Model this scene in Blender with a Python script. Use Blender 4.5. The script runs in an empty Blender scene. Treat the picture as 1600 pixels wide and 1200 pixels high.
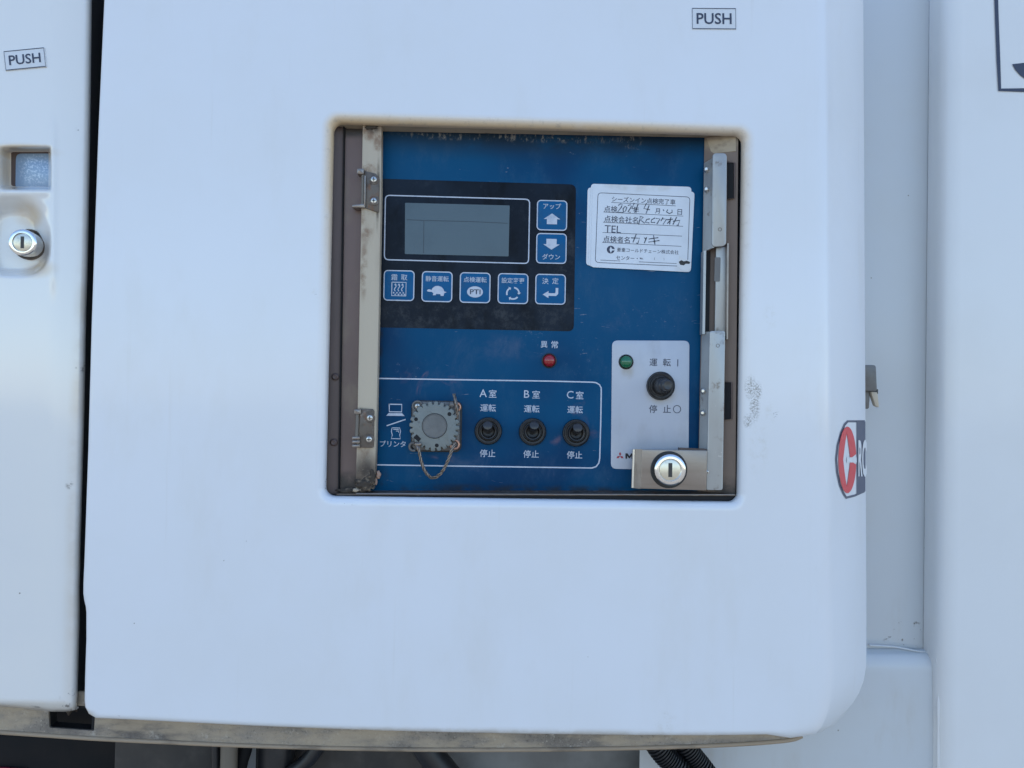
import bpy, bmesh, math, random
from mathutils import Vector, Matrix, noise as mnoise

random.seed(7)
scene = bpy.context.scene
COL = scene.collection
RAD = math.radians

# ------------------------------------------------------------------ camera
D = 0.48                      # camera to cover plane (m)
F = 1200.0                    # focal length in photo pixels (1600 wide)
EYE = Vector((0.0, -D, 1.45))
yaw, pitch, roll = RAD(1.81), RAD(0.92), RAD(1.045)
FWD = Vector((math.sin(yaw)*math.cos(pitch), math.cos(yaw)*math.cos(pitch), math.sin(pitch)))
_r = Vector((math.cos(yaw), -math.sin(yaw), 0))
_u = _r.cross(FWD)
RIGHT = _r*math.cos(roll) + _u*math.sin(roll)
UP = -_r*math.sin(roll) + _u*math.cos(roll)
cam = bpy.data.cameras.new('camera')
cam.sensor_width = 36.0
cam.lens = 36.0*F/1600.0
cam.clip_start = 0.01
cam.clip_end = 500
camo = bpy.data.objects.new('camera', cam)
COL.objects.link(camo)
m = Matrix((RIGHT, UP, -FWD)).transposed().to_4x4()
m.translation = EYE
camo.matrix_world = m
scene.camera = camo

# ------------------------------------------------------------------ world, sun, exposure
SUN_EL, SUN_ROT = RAD(64), RAD(12)     # the sun stands behind the truck: this side is in open shade
world = bpy.data.worlds.new('World')
scene.world = world
world.use_nodes = True
wn = world.node_tree
sky = wn.nodes.new('ShaderNodeTexSky')
sky.sky_type = 'NISHITA'
sky.sun_disc = False
sky.sun_elevation = SUN_EL
sky.sun_rotation = SUN_ROT
sky.air_density = 1.0
sky.dust_density = 0.4
sky.ozone_density = 2.0
wn.links.new(sky.outputs[0], wn.nodes['Background'].inputs[0])
wn.nodes['Background'].inputs[1].default_value = 0.12
sun = bpy.data.lights.new('sun', 'SUN')
sun.energy = 3.0
sun.angle = RAD(0.5)
sun.color = (1.0, 0.95, 0.88)
suno = bpy.data.objects.new('sun', sun)
COL.objects.link(suno)
to_sun = Vector((math.sin(SUN_ROT)*math.cos(SUN_EL), math.cos(SUN_ROT)*math.cos(SUN_EL), math.sin(SUN_EL)))
suno.rotation_euler = to_sun.to_track_quat('Z', 'Y').to_euler()
suno.location = (0, 3, 6)
vs = scene.view_settings
vs.view_transform = 'Standard'
vs.look = 'None'
vs.gamma = 1
vs.use_curve_mapping = False
vs.exposure = 1.60

# ------------------------------------------------------------------ measuring helpers
def ray(x, y):
    return (FWD + RIGHT*((x-800)/F) + UP*((600-y)/F))
def P(x, y, d=0.0):
    """photo point (x, y) on the upright plane d metres behind the cover's front"""
    r = ray(x, y)
    return EYE + r*((d - EYE.y)/r.y)
def XZ(pts, d):
    return [(p.x, p.z) for p in (P(x, y, d) for x, y in pts)]
def S(d):                      # metres per photo pixel at depth d
    return (D+d)/F

# ------------------------------------------------------------------ materials
def socket(nt, v):
    return v
def nmath(nt, op, a, b=None, c=None, clamp=False):
    n = nt.nodes.new('ShaderNodeMath'); n.operation = op; n.use_clamp = clamp
    for i, v in enumerate((a, b, c)):
        if v is None: continue
        if isinstance(v, (int, float)): n.inputs[i].default_value = v
        else: nt.links.new(v, n.inputs[i])
    return n.outputs[0]
def vmath(nt, op, a, b=None):
    n = nt.nodes.new('ShaderNodeVectorMath'); n.operation = op
    for i, v in enumerate((a, b)):
        if v is None: continue
        if isinstance(v, (tuple, list, Vector)): n.inputs[i].default_value = tuple(v)
        else: nt.links.new(v, n.inputs[i])
    return n.outputs['Value'] if op in ('LENGTH', 'DISTANCE') else n.outputs[0]
def smooth(nt, v, lo, hi):
    n = nt.nodes.new('ShaderNodeMapRange'); n.interpolation_type = 'SMOOTHSTEP'
    nt.links.new(v, n.inputs[0])
    n.inputs[1].default_value = lo; n.inputs[2].default_value = hi
    return n.outputs[0]
def coords(nt):
    t = nt.nodes.get('tc')
    if t is None:
        t = nt.nodes.new('ShaderNodeTexCoord'); t.name = 'tc'
    return t.outputs['Object']
def ell(*spots):
    """mask: soft ellipses (photo x, y, radius x, radius y, depth) on an upright surface"""
    def build(nt):
        out = None
        for (x, y, rx, ry, d) in spots:
            c = P(x, y, d)
            v = vmath(nt, 'SUBTRACT', coords(nt), c)
            v = vmath(nt, 'MULTIPLY', v, (1/(rx*S(d)), 0, 1/(ry*S(d))))
            f = nmath(nt, 'SUBTRACT', 1.0, smooth(nt, vmath(nt, 'LENGTH', v), 0.3, 1.0))
            out = f if out is None else nmath(nt, 'MAXIMUM', out, f)
        return out
    return build
def mat(name, col, rough=0.5, metal=0.0, layers=(), bump=None, coat=0.0, spec=0.5, rough_noise=None):
    mt = bpy.data.materials.new(name); mt.use_nodes = True
    nt = mt.node_tree
    b = nt.nodes['Principled BSDF']
    b.inputs['Metallic'].default_value = metal
    b.inputs['Specular IOR Level'].default_value = spec
    b.inputs['Coat Weight'].default_value = coat
    b.inputs['Coat Roughness'].default_value = 0.08
    cs = nt.nodes.new('ShaderNodeRGB'); cs.outputs[0].default_value = (*col, 1)
    cur = cs.outputs[0]
    rv = nt.nodes.new('ShaderNodeValue'); rv.outputs[0].default_value = rough
    rcur = rv.outputs[0]
    for k, L in enumerate(layers):
        v = vmath(nt, 'MULTIPLY', coords(nt), L.get('stretch', (1, 1, 1)))
        v = vmath(nt, 'ADD', v, (3.1*k, 1.7*k, 5.3*k))
        if L.get('kind') == 'speck':
            t = nt.nodes.new('ShaderNodeTexVoronoi'); t.inputs['Scale'].default_value = L['scale']
            nt.links.new(v, t.inputs['Vector'])
            sx = nt.nodes.new('ShaderNodeSeparateColor'); nt.links.new(t.outputs['Color'], sx.inputs[0])
            on = nmath(nt, 'GREATER_THAN', sx.outputs[0], L['lo'])
            sz = nmath(nt, 'MULTIPLY', sx.outputs[1], L['hi'])
            f = nmath(nt, 'MULTIPLY', on, nmath(nt, 'LESS_THAN', t.outputs['Distance'], sz))
        else:
            t = nt.nodes.new('ShaderNodeTexNoise'); t.inputs['Scale'].default_value = L['scale']
            t.inputs['Detail'].default_value = L.get('detail', 5)
            t.inputs['Roughness'].default_value = L.get('nrough', 0.6)
            t.inputs['Distortion'].default_value = L.get('dist', 0)
            nt.links.new(v, t.inputs['Vector'])
            f = smooth(nt, t.outputs[0], L['lo'], L['hi'])
        if L.get('mask'):
            f = nmath(nt, 'MULTIPLY', f, L['mask'](nt))
        f = nmath(nt, 'MULTIPLY', f, L.get('amt', 1.0), clamp=True)
        mx = nt.nodes.new('ShaderNodeMix'); mx.data_type = 'RGBA'
        nt.links.new(f, mx.inputs[0]); nt.links.new(cur, mx.inputs[6])
        mx.inputs[7].default_value = (*L['col'], 1)
        cur = mx.outputs[2]
        if 'rough' in L:
            mr = nt.nodes.new('ShaderNodeMix')
            nt.links.new(f, mr.inputs[0]); nt.links.new(rcur, mr.inputs[2]); mr.inputs[3].default_value = L['rough']
            rcur = mr.outputs[0]
    nt.links.new(cur, b.inputs['Base Color'])
    nt.links.new(rcur, b.inputs['Roughness'])
    if bump:
        prev = None
        for (sc, st, det) in bump:
            t = nt.nodes.new('ShaderNodeTexNoise'); t.inputs['Scale'].default_value = sc
            t.inputs['Detail'].default_value = det
            nt.links.new(coords(nt), t.inputs['Vector'])
            bn = nt.nodes.new('ShaderNodeBump'); bn.inputs['Strength'].default_value = 1.0
            bn.inputs['Distance'].default_value = st
            nt.links.new(t.outputs[0], bn.inputs['Height'])
            if prev: nt.links.new(prev, bn.inputs['Normal'])
            prev = bn.outputs[0]
        nt.links.new(prev, b.inputs['Normal'])
    return mt

# opening in the cover (world rectangle)
OX0, OX1 = -0.2085*D, 0.3336*D
OZ1, OZ0 = 1.45+0.3540*D, 1.45-0.1342*D
OCX, OCZ = (OX0+OX1)/2, (OZ0+OZ1)/2
def rim_mask(top_only=True, far=0.0075):
    def build(nt):
        v = vmath(nt, 'SUBTRACT', coords(nt), (OCX, 0, OCZ))
        v = vmath(nt, 'MULTIPLY', v, (1, 0, 1))
        a = vmath(nt, 'ABSOLUTE', v)
        a = vmath(nt, 'SUBTRACT', a, ((OX1-OX0)/2-0.004, 0, (OZ1-OZ0)/2-0.004))
        a = vmath(nt, 'MAXIMUM', a, (0, 0, 0))
        dist = nmath(nt, 'SUBTRACT', vmath(nt, 'LENGTH', a), 0.004)
        f = nmath(nt, 'SUBTRACT', 1.0, smooth(nt, dist, 0.0, far))
        if top_only:
            sp = nt.nodes.new('ShaderNodeSeparateXYZ'); nt.links.new(v, sp.inputs[0])
            hgt = smooth(nt, sp.outputs[2], -0.11, 0.115)
            hgt = nmath(nt, 'POWER', hgt, 1.6)
            lft = nmath(nt, 'SUBTRACT', 1.0, nmath(nt, 'MULTIPLY', smooth(nt, sp.outputs[0], 0.05, 0.128), 0.35))
            f = nmath(nt, 'MULTIPLY', f, nmath(nt, 'MULTIPLY', hgt, lft))
        return f
    return build

W = (0.74, 0.75, 0.77)
DIRT = (0.34, 0.29, 0.22)
M = {}
M['cover'] = mat('white_gelcoat_cover', W, 0.28, spec=0.5, coat=0.35, layers=[
    dict(col=(0.70, 0.70, 0.69), scale=9, lo=0.35, hi=0.75, amt=0.5, detail=8),
    dict(col=(0.62, 0.60, 0.56), scale=120, lo=0.6, hi=0.8, amt=0.3, detail=6, stretch=(1.6, 1, 0.05)),
    dict(col=(0.66, 0.64, 0.60), scale=26, lo=0.52, hi=0.8, amt=0.35, detail=8, stretch=(1, 1, 0.35)),
    dict(col=(0.68, 0.50, 0.29), scale=40, lo=0.05, hi=0.45, amt=0.92, mask=rim_mask(), rough=0.5),
    dict(col=(0.40, 0.34, 0.27), scale=230, lo=0.52, hi=0.70, amt=0.55, mask=rim_mask(), rough=0.6, nrough=0.75),
    dict(col=(0.26, 0.24, 0.21), scale=900, lo=0.46, hi=0.56, amt=0.9, nrough=0.8, rough=0.7,
         mask=ell((1173, 606, 12, 24, 0), (1179, 636, 11, 30, 0), (1169, 658, 9, 14, 0), (1183, 612, 10, 20, 0))),
    dict(col=(0.58, 0.55, 0.48), scale=150, lo=0.45, hi=0.72, amt=0.45, nrough=0.75, rough=0.5,
         mask=ell((1204, 497, 16, 30, 0), (1205, 645, 14, 22, 0), (1040, 1128, 26, 22, 0), (492, 462, 10, 16, 0), (1185, 700, 22, 60, 0))),
    dict(col=(0.16, 0.15, 0.13), scale=260, lo=0.60, hi=0.66, amt=0.8, stretch=(0.6, 1, 1.6), rough=0.7,
         mask=ell((492, 460, 6, 8, 0), (452, 1047, 6, 8, 0), (1207, 646, 12, 12, 0), (1038, 1128, 20, 16, 0), (506, 748, 8, 34, 0), (185, 1120, 24, 6, 0), (530, 785, 34, 8, 0))),
    dict(col=(0.20, 0.18, 0.15), kind='speck', scale=75, lo=0.92, hi=0.034, amt=0.7),
    dict(col=(0.45, 0.40, 0.33), scale=60, lo=0.30, hi=0.62, amt=0.55, rough=0.6,
         mask=ell((640, 1147, 700, 14, 0), (128, 1116, 30, 10, 0))),
], bump=[(7, 0.0016, 1), (900, 0.000015, 2)])
M['side'] = mat('white_gelcoat_side', (0.75, 0.735, 0.70), 0.2, coat=1.0, layers=[
    dict(col=(0.70, 0.70, 0.69), scale=11, lo=0.35, hi=0.75, amt=0.5, detail=8),
    dict(col=(0.64, 0.50, 0.33), scale=30, lo=0.1, hi=0.5, amt=0.85, mask=ell((30, 236, 70, 16, 0), (8, 262, 22, 46, 0), (40, 335, 34, 26, 0.004), (60, 420, 40, 20, 0.004))),  # warm ground bounce painted beige into the pocket and lock bowl
    dict(col=(0.56, 0.48, 0.38), scale=24, lo=0.3, hi=0.65, amt=0.6, mask=ell((125, 700, 22, 700, 0.004), (60, 1106, 110, 16, 0))),
    dict(col=(0.16, 0.14, 0.12), scale=200, lo=0.56, hi=0.64, amt=0.85, rough=0.7,
         mask=ell((128, 575, 8, 10, 0.008), (112, 1092, 16, 24, 0.006), (132, 205, 8, 9, 0.01), (90, 1105, 60, 10, 0.0), (116, 757, 8, 8, 0.008))),
    dict(col=(0.20, 0.18, 0.15), kind='speck', scale=85, lo=0.9, hi=0.05, amt=0.8),
], bump=[(8, 0.0012, 1)])
M['body'] = mat('white_painted_body', (0.53, 0.55, 0.56), 0.4, coat=0.1, layers=[
    dict(col=(0.52, 0.52, 0.50), scale=8, lo=0.4, hi=0.75, amt=0.6, detail=8),
    dict(col=(0.42, 0.37, 0.30), scale=30, lo=0.48, hi=0.75, amt=0.5, stretch=(1, 1, 0.3), mask=ell((1430, 980, 60, 70, 0.1), (1400, 1120, 170, 90, 0.1), (1470, 1100, 18, 110, 0.08), (1150, 1190, 160, 40, 0.1))),
    dict(col=(0.12, 0.10, 0.08), scale=160, lo=0.60, hi=0.66, amt=0.8, mask=ell((1435, 985, 34, 34, 0.1), (1440, 1016, 40, 6, 0.1), (1425, 1005, 60, 8, 0.1))),
    dict(col=(0.22, 0.20, 0.17), kind='speck', scale=70, lo=0.86, hi=0.05, amt=0.8),
], bump=[(9, 0.0012, 1)])
M['pillar'] = mat('white_pillar_paint', (0.72, 0.72, 0.71), 0.33, coat=0.25, layers=[
    dict(col=(0.66, 0.65, 0.63), scale=8, lo=0.4, hi=0.75, amt=0.5, detail=8),
    dict(col=(0.22, 0.20, 0.17), kind='speck', scale=70, lo=0.88, hi=0.05, amt=0.8),
    dict(col=(0.46, 0.42, 0.36), scale=50, lo=0.4, hi=0.7, amt=0.5, stretch=(1, 1, 0.3), mask=ell((1472, 1100, 14, 130, 0.085))),
], bump=[(9, 0.0012, 1)])
BLUE = (0.003, 0.068, 0.162)
pd = 0.016
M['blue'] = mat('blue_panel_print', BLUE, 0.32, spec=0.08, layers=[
    dict(col=(0.005, 0.078, 0.18), scale=14, lo=0.35, hi=0.7, amt=0.7, detail=8),
    dict(col=(0.006, 0.03, 0.09), scale=9, lo=0.45, hi=0.72, amt=0.75, detail=3),
    dict(col=(0.09, 0.13, 0.21), scale=20, lo=0.52, hi=0.78, amt=0.55, detail=9, nrough=0.7, dist=1.2, rough=0.5, mask=ell((690, 590, 90, 60, pd), (905, 655, 50, 60, pd), (1010, 500, 90, 45, pd), (800, 730, 200, 26, pd), (760, 545, 150, 30, pd), (690, 725, 60, 24, pd), (940, 440, 60, 30, pd))),
    dict(col=(0.20, 0.13, 0.17), scale=45, lo=0.50, hi=0.72, amt=0.5, detail=7, dist=2.0, rough=0.5, mask=ell((650, 592, 40, 30, pd), (706, 592, 30, 22, pd), (690, 716, 34, 10, pd), (905, 640, 14, 22, pd), (925, 660, 26, 30, pd), (870, 690, 14, 14, pd))),  # pinkish reflections painted in as smears
    dict(col=(0.06, 0.125, 0.20), scale=55, lo=0.48, hi=0.85, amt=0.5, detail=10, nrough=0.75, stretch=(1, 1, 0.5), rough=0.45),
    dict(col=(0.20, 0.26, 0.33), scale=300, lo=0.58, hi=0.74, amt=0.40, nrough=0.8, rough=0.5,
         mask=ell((864, 694, 22, 26, pd), (900, 560, 70, 60, pd), (820, 525, 60, 30, pd), (1000, 500, 90, 50, pd), (640, 580, 60, 30, pd), (1060, 470, 40, 40, pd))),
    dict(col=(0.016, 0.026, 0.04), scale=40, lo=0.2, hi=0.5, amt=0.9, stretch=(0.5, 1, 1), mask=ell((830, 196, 520, 66, pd))),  # shade under the recess top painted into the blue, along with grime film
    dict(col=(0.24, 0.22, 0.20), scale=420, lo=0.52, hi=0.62, amt=0.75, nrough=0.8, stretch=(1, 1, 0.45),
         mask=ell((820, 214, 210, 11, pd), (700, 212, 100, 9, pd), (985, 220, 24, 16, pd))),
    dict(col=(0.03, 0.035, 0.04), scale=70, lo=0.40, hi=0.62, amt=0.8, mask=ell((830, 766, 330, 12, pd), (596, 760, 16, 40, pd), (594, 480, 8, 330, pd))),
    dict(col=(0.28, 0.30, 0.34), scale=130, lo=0.68, hi=0.74, amt=0.5, stretch=(0.4, 1, 1.8), dist=1.5),
])
M['navy'] = mat('navy_black_print', (0.006, 0.010, 0.018), 0.32, spec=0.1, layers=[
    dict(col=(0.014, 0.024, 0.04), scale=18, lo=0.35, hi=0.7, amt=0.7, detail=8),
    dict(col=(0.055, 0.06, 0.066), scale=95, lo=0.45, hi=0.68, amt=0.85, detail=10, nrough=0.8, rough=0.5,
         mask=ell((700, 495, 330, 30, pd), (820, 500, 160, 40, pd), (880, 400, 30, 130, pd))),
    dict(col=(0.035, 0.045, 0.06), scale=120, lo=0.5, hi=0.75, amt=0.45, detail=10, nrough=0.8),
    dict(col=(0.002, 0.003, 0.005), scale=50, lo=0.5, hi=0.7, amt=0.8, stretch=(1, 1, 0.4)),
])
M['button'] = mat('blue_button', (0.006, 0.10, 0.25), 0.34, spec=0.12, layers=[
    dict(col=(0.02, 0.08, 0.16), scale=110, lo=0.45, hi=0.75, amt=0.6, nrough=0.75)])
M['print'] = mat('white_print', (0.50, 0.54, 0.62), 0.4, layers=[
    dict(col=(0.26, 0.32, 0.42), scale=160, lo=0.45, hi=0.75, amt=0.6, nrough=0.75)])
M['lcd'] = mat('grey_display_glass', (0.082, 0.118, 0.138), 0.22, spec=0.35, layers=[
    dict(col=(0.062, 0.092, 0.11), scale=30, lo=0.4, hi=0.7, amt=0.6)])
M['lcdline'] = mat('display_line', (0.025, 0.04, 0.055), 0.4)
M['plate'] = mat('pale_grey_switch_plate', (0.44, 0.47, 0.53), 0.3, coat=0.1, layers=[
    dict(col=(0.52, 0.54, 0.58), scale=22, lo=0.45, hi=0.7, amt=0.7, detail=8),
    dict(col=(0.33, 0.33, 0.35), scale=45, lo=0.5, hi=0.75, amt=0.5, detail=8, stretch=(1, 1, 0.5)),
    dict(col=(0.36, 0.33, 0.28), scale=60, lo=0.3, hi=0.6, amt=0.7, mask=ell((1032, 616, 30, 22, pd), (980, 582, 14, 16, pd))),
    dict(col=(0.12, 0.12, 0.14), kind='speck', scale=220, lo=0.93, hi=0.12, amt=0.7),
])
M['ink'] = mat('blue_black_ink', (0.03, 0.04, 0.075), 0.45)
M['inkfade'] = mat('faded_pen_ink', (0.05, 0.062, 0.09), 0.5, layers=[
    dict(col=(0.40, 0.44, 0.52), scale=350, lo=0.48, hi=0.62, amt=0.8, nrough=0.8)])
M['paper'] = mat('white_sticker_film', (0.66, 0.70, 0.75), 0.38, layers=[
    dict(col=(0.58, 0.61, 0.65), scale=35, lo=0.4, hi=0.7, amt=0.7, detail=8),
    dict(col=(0.45, 0.43, 0.38), scale=80, lo=0.4, hi=0.65, amt=0.5, mask=ell((1000, 292, 90, 10, 0.0155), (1068, 420, 18, 10, 0.0155)))])
M['label'] = mat('push_label_film', (0.66, 0.68, 0.70), 0.35, layers=[
    dict(col=(0.58, 0.59, 0.6), scale=60, lo=0.4, hi=0.7, amt=0.6)])
M['black'] = mat('black_rubber', (0.012, 0.012, 0.014), 0.55, layers=[
    dict(col=(0.035, 0.033, 0.03), scale=90, lo=0.45, hi=0.75, amt=0.8)])
M['boot'] = mat('black_switch_boot', (0.014, 0.014, 0.015), 0.42, layers=[
    dict(col=(0.055, 0.05, 0.045), scale=160, lo=0.48, hi=0.75, amt=0.7)])
M['worn'] = mat('worn_rubber_edge', (0.06, 0.058, 0.055), 0.5)
M['lever'] = mat('black_lever', (0.028, 0.028, 0.03), 0.3)
M['void'] = mat('cavity_shade_and_seal', (0.008, 0.008, 0.009), 0.8)  # black for gaps, holes and seals; deep shade is put into the colour
M['brown'] = mat('tarnished_steel_strip', (0.165, 0.108, 0.092), 0.45, metal=0.1, layers=[
    dict(col=(0.12, 0.078, 0.066), scale=30, lo=0.4, hi=0.7, amt=0.7, stretch=(1, 1, 0.25)),
    dict(col=(0.22, 0.17, 0.12), scale=60, lo=0.5, hi=0.75, amt=0.6, stretch=(1, 1, 0.5)),
    dict(col=(0.02, 0.018, 0.015), scale=50, lo=0.3, hi=0.55, amt=0.85, mask=ell((545, 752, 50, 20, 0.014), (548, 205, 40, 14, 0.014))),
], bump=[(300, 0.00004, 3)])
M['dkbrown'] = mat('dark_tarnished_steel', (0.105, 0.072, 0.064), 0.5, metal=0.1, layers=[
    dict(col=(0.075, 0.053, 0.046), scale=35, lo=0.4, hi=0.7, amt=0.7, stretch=(1, 1, 0.25))])
M['flange'] = mat('dusty_brown_flange', (0.21, 0.148, 0.112), 0.5, metal=0.05, layers=[
    dict(col=(0.115, 0.08, 0.06), scale=22, lo=0.4, hi=0.7, amt=0.7, stretch=(1, 1, 0.35)),
    dict(col=(0.40, 0.33, 0.23), scale=60, lo=0.25, hi=0.6, amt=0.8, mask=ell((1130, 222, 40, 22, 0.012))),
    dict(col=(0.02, 0.018, 0.016), scale=60, lo=0.25, hi=0.6, amt=0.9, mask=ell((1135, 762, 40, 22, 0.012)))])
M['beige'] = mat('beige_dusty_wall', (0.42, 0.34, 0.24), 0.55, layers=[
    dict(col=(0.22, 0.175, 0.13), scale=60, lo=0.42, hi=0.7, amt=0.8, stretch=(0.35, 1, 1)),
    dict(col=(0.08, 0.06, 0.045), scale=90, lo=0.55, hi=0.75, amt=0.8, stretch=(0.5, 1, 1))])
M['cream'] = mat('cream_painted_strip', (0.50, 0.42, 0.31), 0.45, layers=[
    dict(col=(0.36, 0.29, 0.21), scale=25, lo=0.4, hi=0.7, amt=0.7, stretch=(1, 1, 0.3)),
    dict(col=(0.20, 0.11, 0.06), scale=75, lo=0.40, hi=0.62, amt=0.8, nrough=0.7, rough=0.7,
         mask=ell((572, 345, 16, 50, 0.006), (575, 262, 18, 20, 0.006), (568, 420, 8, 60, 0.006), (590, 215, 10, 50, 0.006), (576, 205, 22, 22, 0.006), (568, 700, 12, 30, 0.006))),
    dict(col=(0.045, 0.032, 0.025), scale=70, lo=0.28, hi=0.56, amt=0.95, rough=0.8, nrough=0.7,
         mask=ell((571, 752, 36, 60, 0.006), (582, 196, 16, 16, 0.006), (590, 300, 4, 70, 0.006), (565, 645, 22, 10, 0.006))),
    dict(col=(0.30, 0.22, 0.15), scale=50, lo=0.3, hi=0.55, amt=0.8, mask=ell((571, 730, 24, 40, 0.006)))],
    bump=[(400, 0.00006, 3)])
M['steel'] = mat('brushed_stainless', (0.31, 0.272, 0.24), 0.36, metal=0.7, layers=[
    dict(col=(0.22, 0.185, 0.155), scale=40, lo=0.4, hi=0.7, amt=0.7, stretch=(0.3, 1, 2)),
    dict(col=(0.20, 0.16, 0.12), scale=90, lo=0.58, hi=0.78, amt=0.7)], bump=[(600, 0.00002, 2)])
M['galv'] = mat('grey_galvanised_plate', (0.42, 0.43, 0.42), 0.42, metal=0.45, layers=[
    dict(col=(0.30, 0.29, 0.28), scale=28, lo=0.4, hi=0.7, amt=0.7, stretch=(1, 1, 0.3)),
    dict(col=(0.16, 0.12, 0.09), scale=110, lo=0.60, hi=0.75, amt=0.8),
    dict(col=(0.60, 0.60, 0.58), scale=150, lo=0.66, hi=0.72, amt=0.7)])
M['hinge'] = mat('aged_hinge_metal', (0.13, 0.108, 0.09), 0.45, metal=0.45, layers=[
    dict(col=(0.28, 0.25, 0.22), scale=220, lo=0.55, hi=0.7, amt=0.7),
    dict(col=(0.17, 0.075, 0.035), scale=180, lo=0.52, hi=0.66, amt=0.7),
    dict(col=(0.06, 0.045, 0.035), scale=140, lo=0.5, hi=0.7, amt=0.8)])
M['screw'] = mat('bright_screw', (0.62, 0.60, 0.56), 0.28, metal=0.9)
M['chrome'] = mat('chrome_lock', (0.72, 0.72, 0.71), 0.14, metal=1.0, layers=[
    dict(col=(0.5, 0.48, 0.45), scale=250, lo=0.5, hi=0.75, amt=0.6, rough=0.35)])
M['plug'] = mat('brass_lock_plug', (0.66, 0.63, 0.53), 0.3, metal=0.9, layers=[
    dict(col=(0.4, 0.38, 0.32), scale=250, lo=0.5, hi=0.75, amt=0.6, rough=0.45)])
M['slot'] = mat('key_slot', (0.05, 0.048, 0.045), 0.5, metal=0.3)
M['cap'] = mat('grey_cap_plastic', (0.16, 0.18, 0.172), 0.5, layers=[
    dict(col=(0.21, 0.225, 0.21), scale=60, lo=0.4, hi=0.7, amt=0.7),
    dict(col=(0.09, 0.09, 0.085), scale=220, lo=0.58, hi=0.7, amt=0.7)], bump=[(700, 0.00004, 2)])
M['capdisc'] = mat('grey_cap_disc', (0.10, 0.105, 0.105), 0.45, metal=0.1, layers=[
    dict(col=(0.18, 0.18, 0.175), scale=60, lo=0.4, hi=0.7, amt=0.7)])
M['conn'] = mat('grey_connector_flange', (0.15, 0.145, 0.14), 0.45, metal=0.3, layers=[
    dict(col=(0.12, 0.11, 0.10), scale=140, lo=0.45, hi=0.7, amt=0.7)])
M['copper'] = mat('copper_ring', (0.55, 0.30, 0.21), 0.38, metal=0.7)
M['wire'] = mat('steel_wire_rope', (0.27, 0.22, 0.18), 0.4, metal=0.7, layers=[
    dict(col=(0.15, 0.12, 0.09), scale=300, lo=0.45, hi=0.7, amt=0.7)])
M['redlamp'] = mat('red_lamp_lens', (0.28, 0.006, 0.010), 0.12, coat=0.6)
M['greenlamp'] = mat('green_lamp_lens', (0.005, 0.13, 0.055), 0.12, coat=0.6)
M['red'] = mat('red_decal', (0.66, 0.045, 0.05), 0.35)
M['redlogo'] = mat('dark_red_print', (0.33, 0.02, 0.04), 0.4)
M['greyblue'] = mat('grey_blue_decal', (0.075, 0.085, 0.13), 0.35)
M['white'] = mat('white_decal', (0.72, 0.72, 0.72), 0.35)
M['rail'] = mat('dirty_base_rail', (0.27, 0.235, 0.195), 0.55, metal=0.15, layers=[
    dict(col=(0.12, 0.105, 0.09), scale=30, lo=0.4, hi=0.68, amt=0.75, detail=9, nrough=0.75),
    dict(col=(0.46, 0.43, 0.38), scale=130, lo=0.55, hi=0.70, amt=0.7, nrough=0.75),
    dict(col=(0.07, 0.06, 0.05), scale=520, lo=0.54, hi=0.62, amt=0.7, nrough=0.8),
    dict(col=(0.55, 0.50, 0.43), scale=420, lo=0.62, hi=0.67, amt=0.7, nrough=0.8),
    dict(col=(0.085, 0.075, 0.07), scale=60, lo=0.35, hi=0.65, amt=0.9, mask=ell((200, 1150, 130, 40, 0.012))),
    dict(col=(0.42, 0.34, 0.24), scale=80, lo=0.40, hi=0.60, amt=0.7, stretch=(0.3, 1, 1))], bump=[(200, 0.00015, 4)])
M['lip'] = mat('beige_rail_lip', (0.34, 0.26, 0.18), 0.6, layers=[
    dict(col=(0.14, 0.11, 0.08), scale=70, lo=0.45, hi=0.7, amt=0.8, stretch=(0.4, 1, 1))])
M['under'] = mat('grey_chassis_steel', (0.04, 0.038, 0.037), 0.6, spec=0.3, layers=[
    dict(col=(0.075, 0.066, 0.06), scale=14, lo=0.4, hi=0.7, amt=0.8, stretch=(1, 1, 0.6)),
    dict(col=(0.09, 0.08, 0.075), scale=40, lo=0.5, hi=0.75, amt=0.7)])
M['underlight'] = mat('pale_grey_chassis_plate', (0.20, 0.20, 0.195), 0.5, layers=[
    dict(col=(0.12, 0.115, 0.11), scale=18, lo=0.4, hi=0.7, amt=0.8)])
M['dark'] = mat('dark_underbody', (0.007, 0.008, 0.01), 0.7, spec=0.2, layers=[
    dict(col=(0.014, 0.012, 0.012), scale=20, lo=0.4, hi=0.7, amt=0.8)])
M['tan'] = mat('tan_pipe', (0.16, 0.14, 0.115), 0.5)
M['hose'] = mat('black_hose_rubber', (0.014, 0.015, 0.018), 0.42, layers=[
    dict(col=(0.04, 0.04, 0.042), scale=60, lo=0.5, hi=0.75, amt=0.7)])
M['grime'] = mat('clotted_grime', (0.05, 0.038, 0.028), 0.85, layers=[
    dict(col=(0.20, 0.15, 0.10), scale=350, lo=0.5, hi=0.7, amt=0.8)])
M['rust'] = mat('pinkish_sealant', (0.42, 0.27, 0.20), 0.7)
M['frost'] = mat('speckled_latch_plate', (0.24, 0.34, 0.48), 0.3, metal=0.2, layers=[
    dict(col=(0.60, 0.70, 0.80), scale=700, lo=0.50, hi=0.58, amt=0.6, nrough=0.7, mask=ell((56, 265, 34, 34, 0.012)))])
M['ground'] = mat('pale_concrete_ground', (0.17, 0.16, 0.145), 0.85, layers=[
    dict(col=(0.12, 0.115, 0.105), scale=0.8, lo=0.4, hi=0.7, amt=0.7)])

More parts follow.
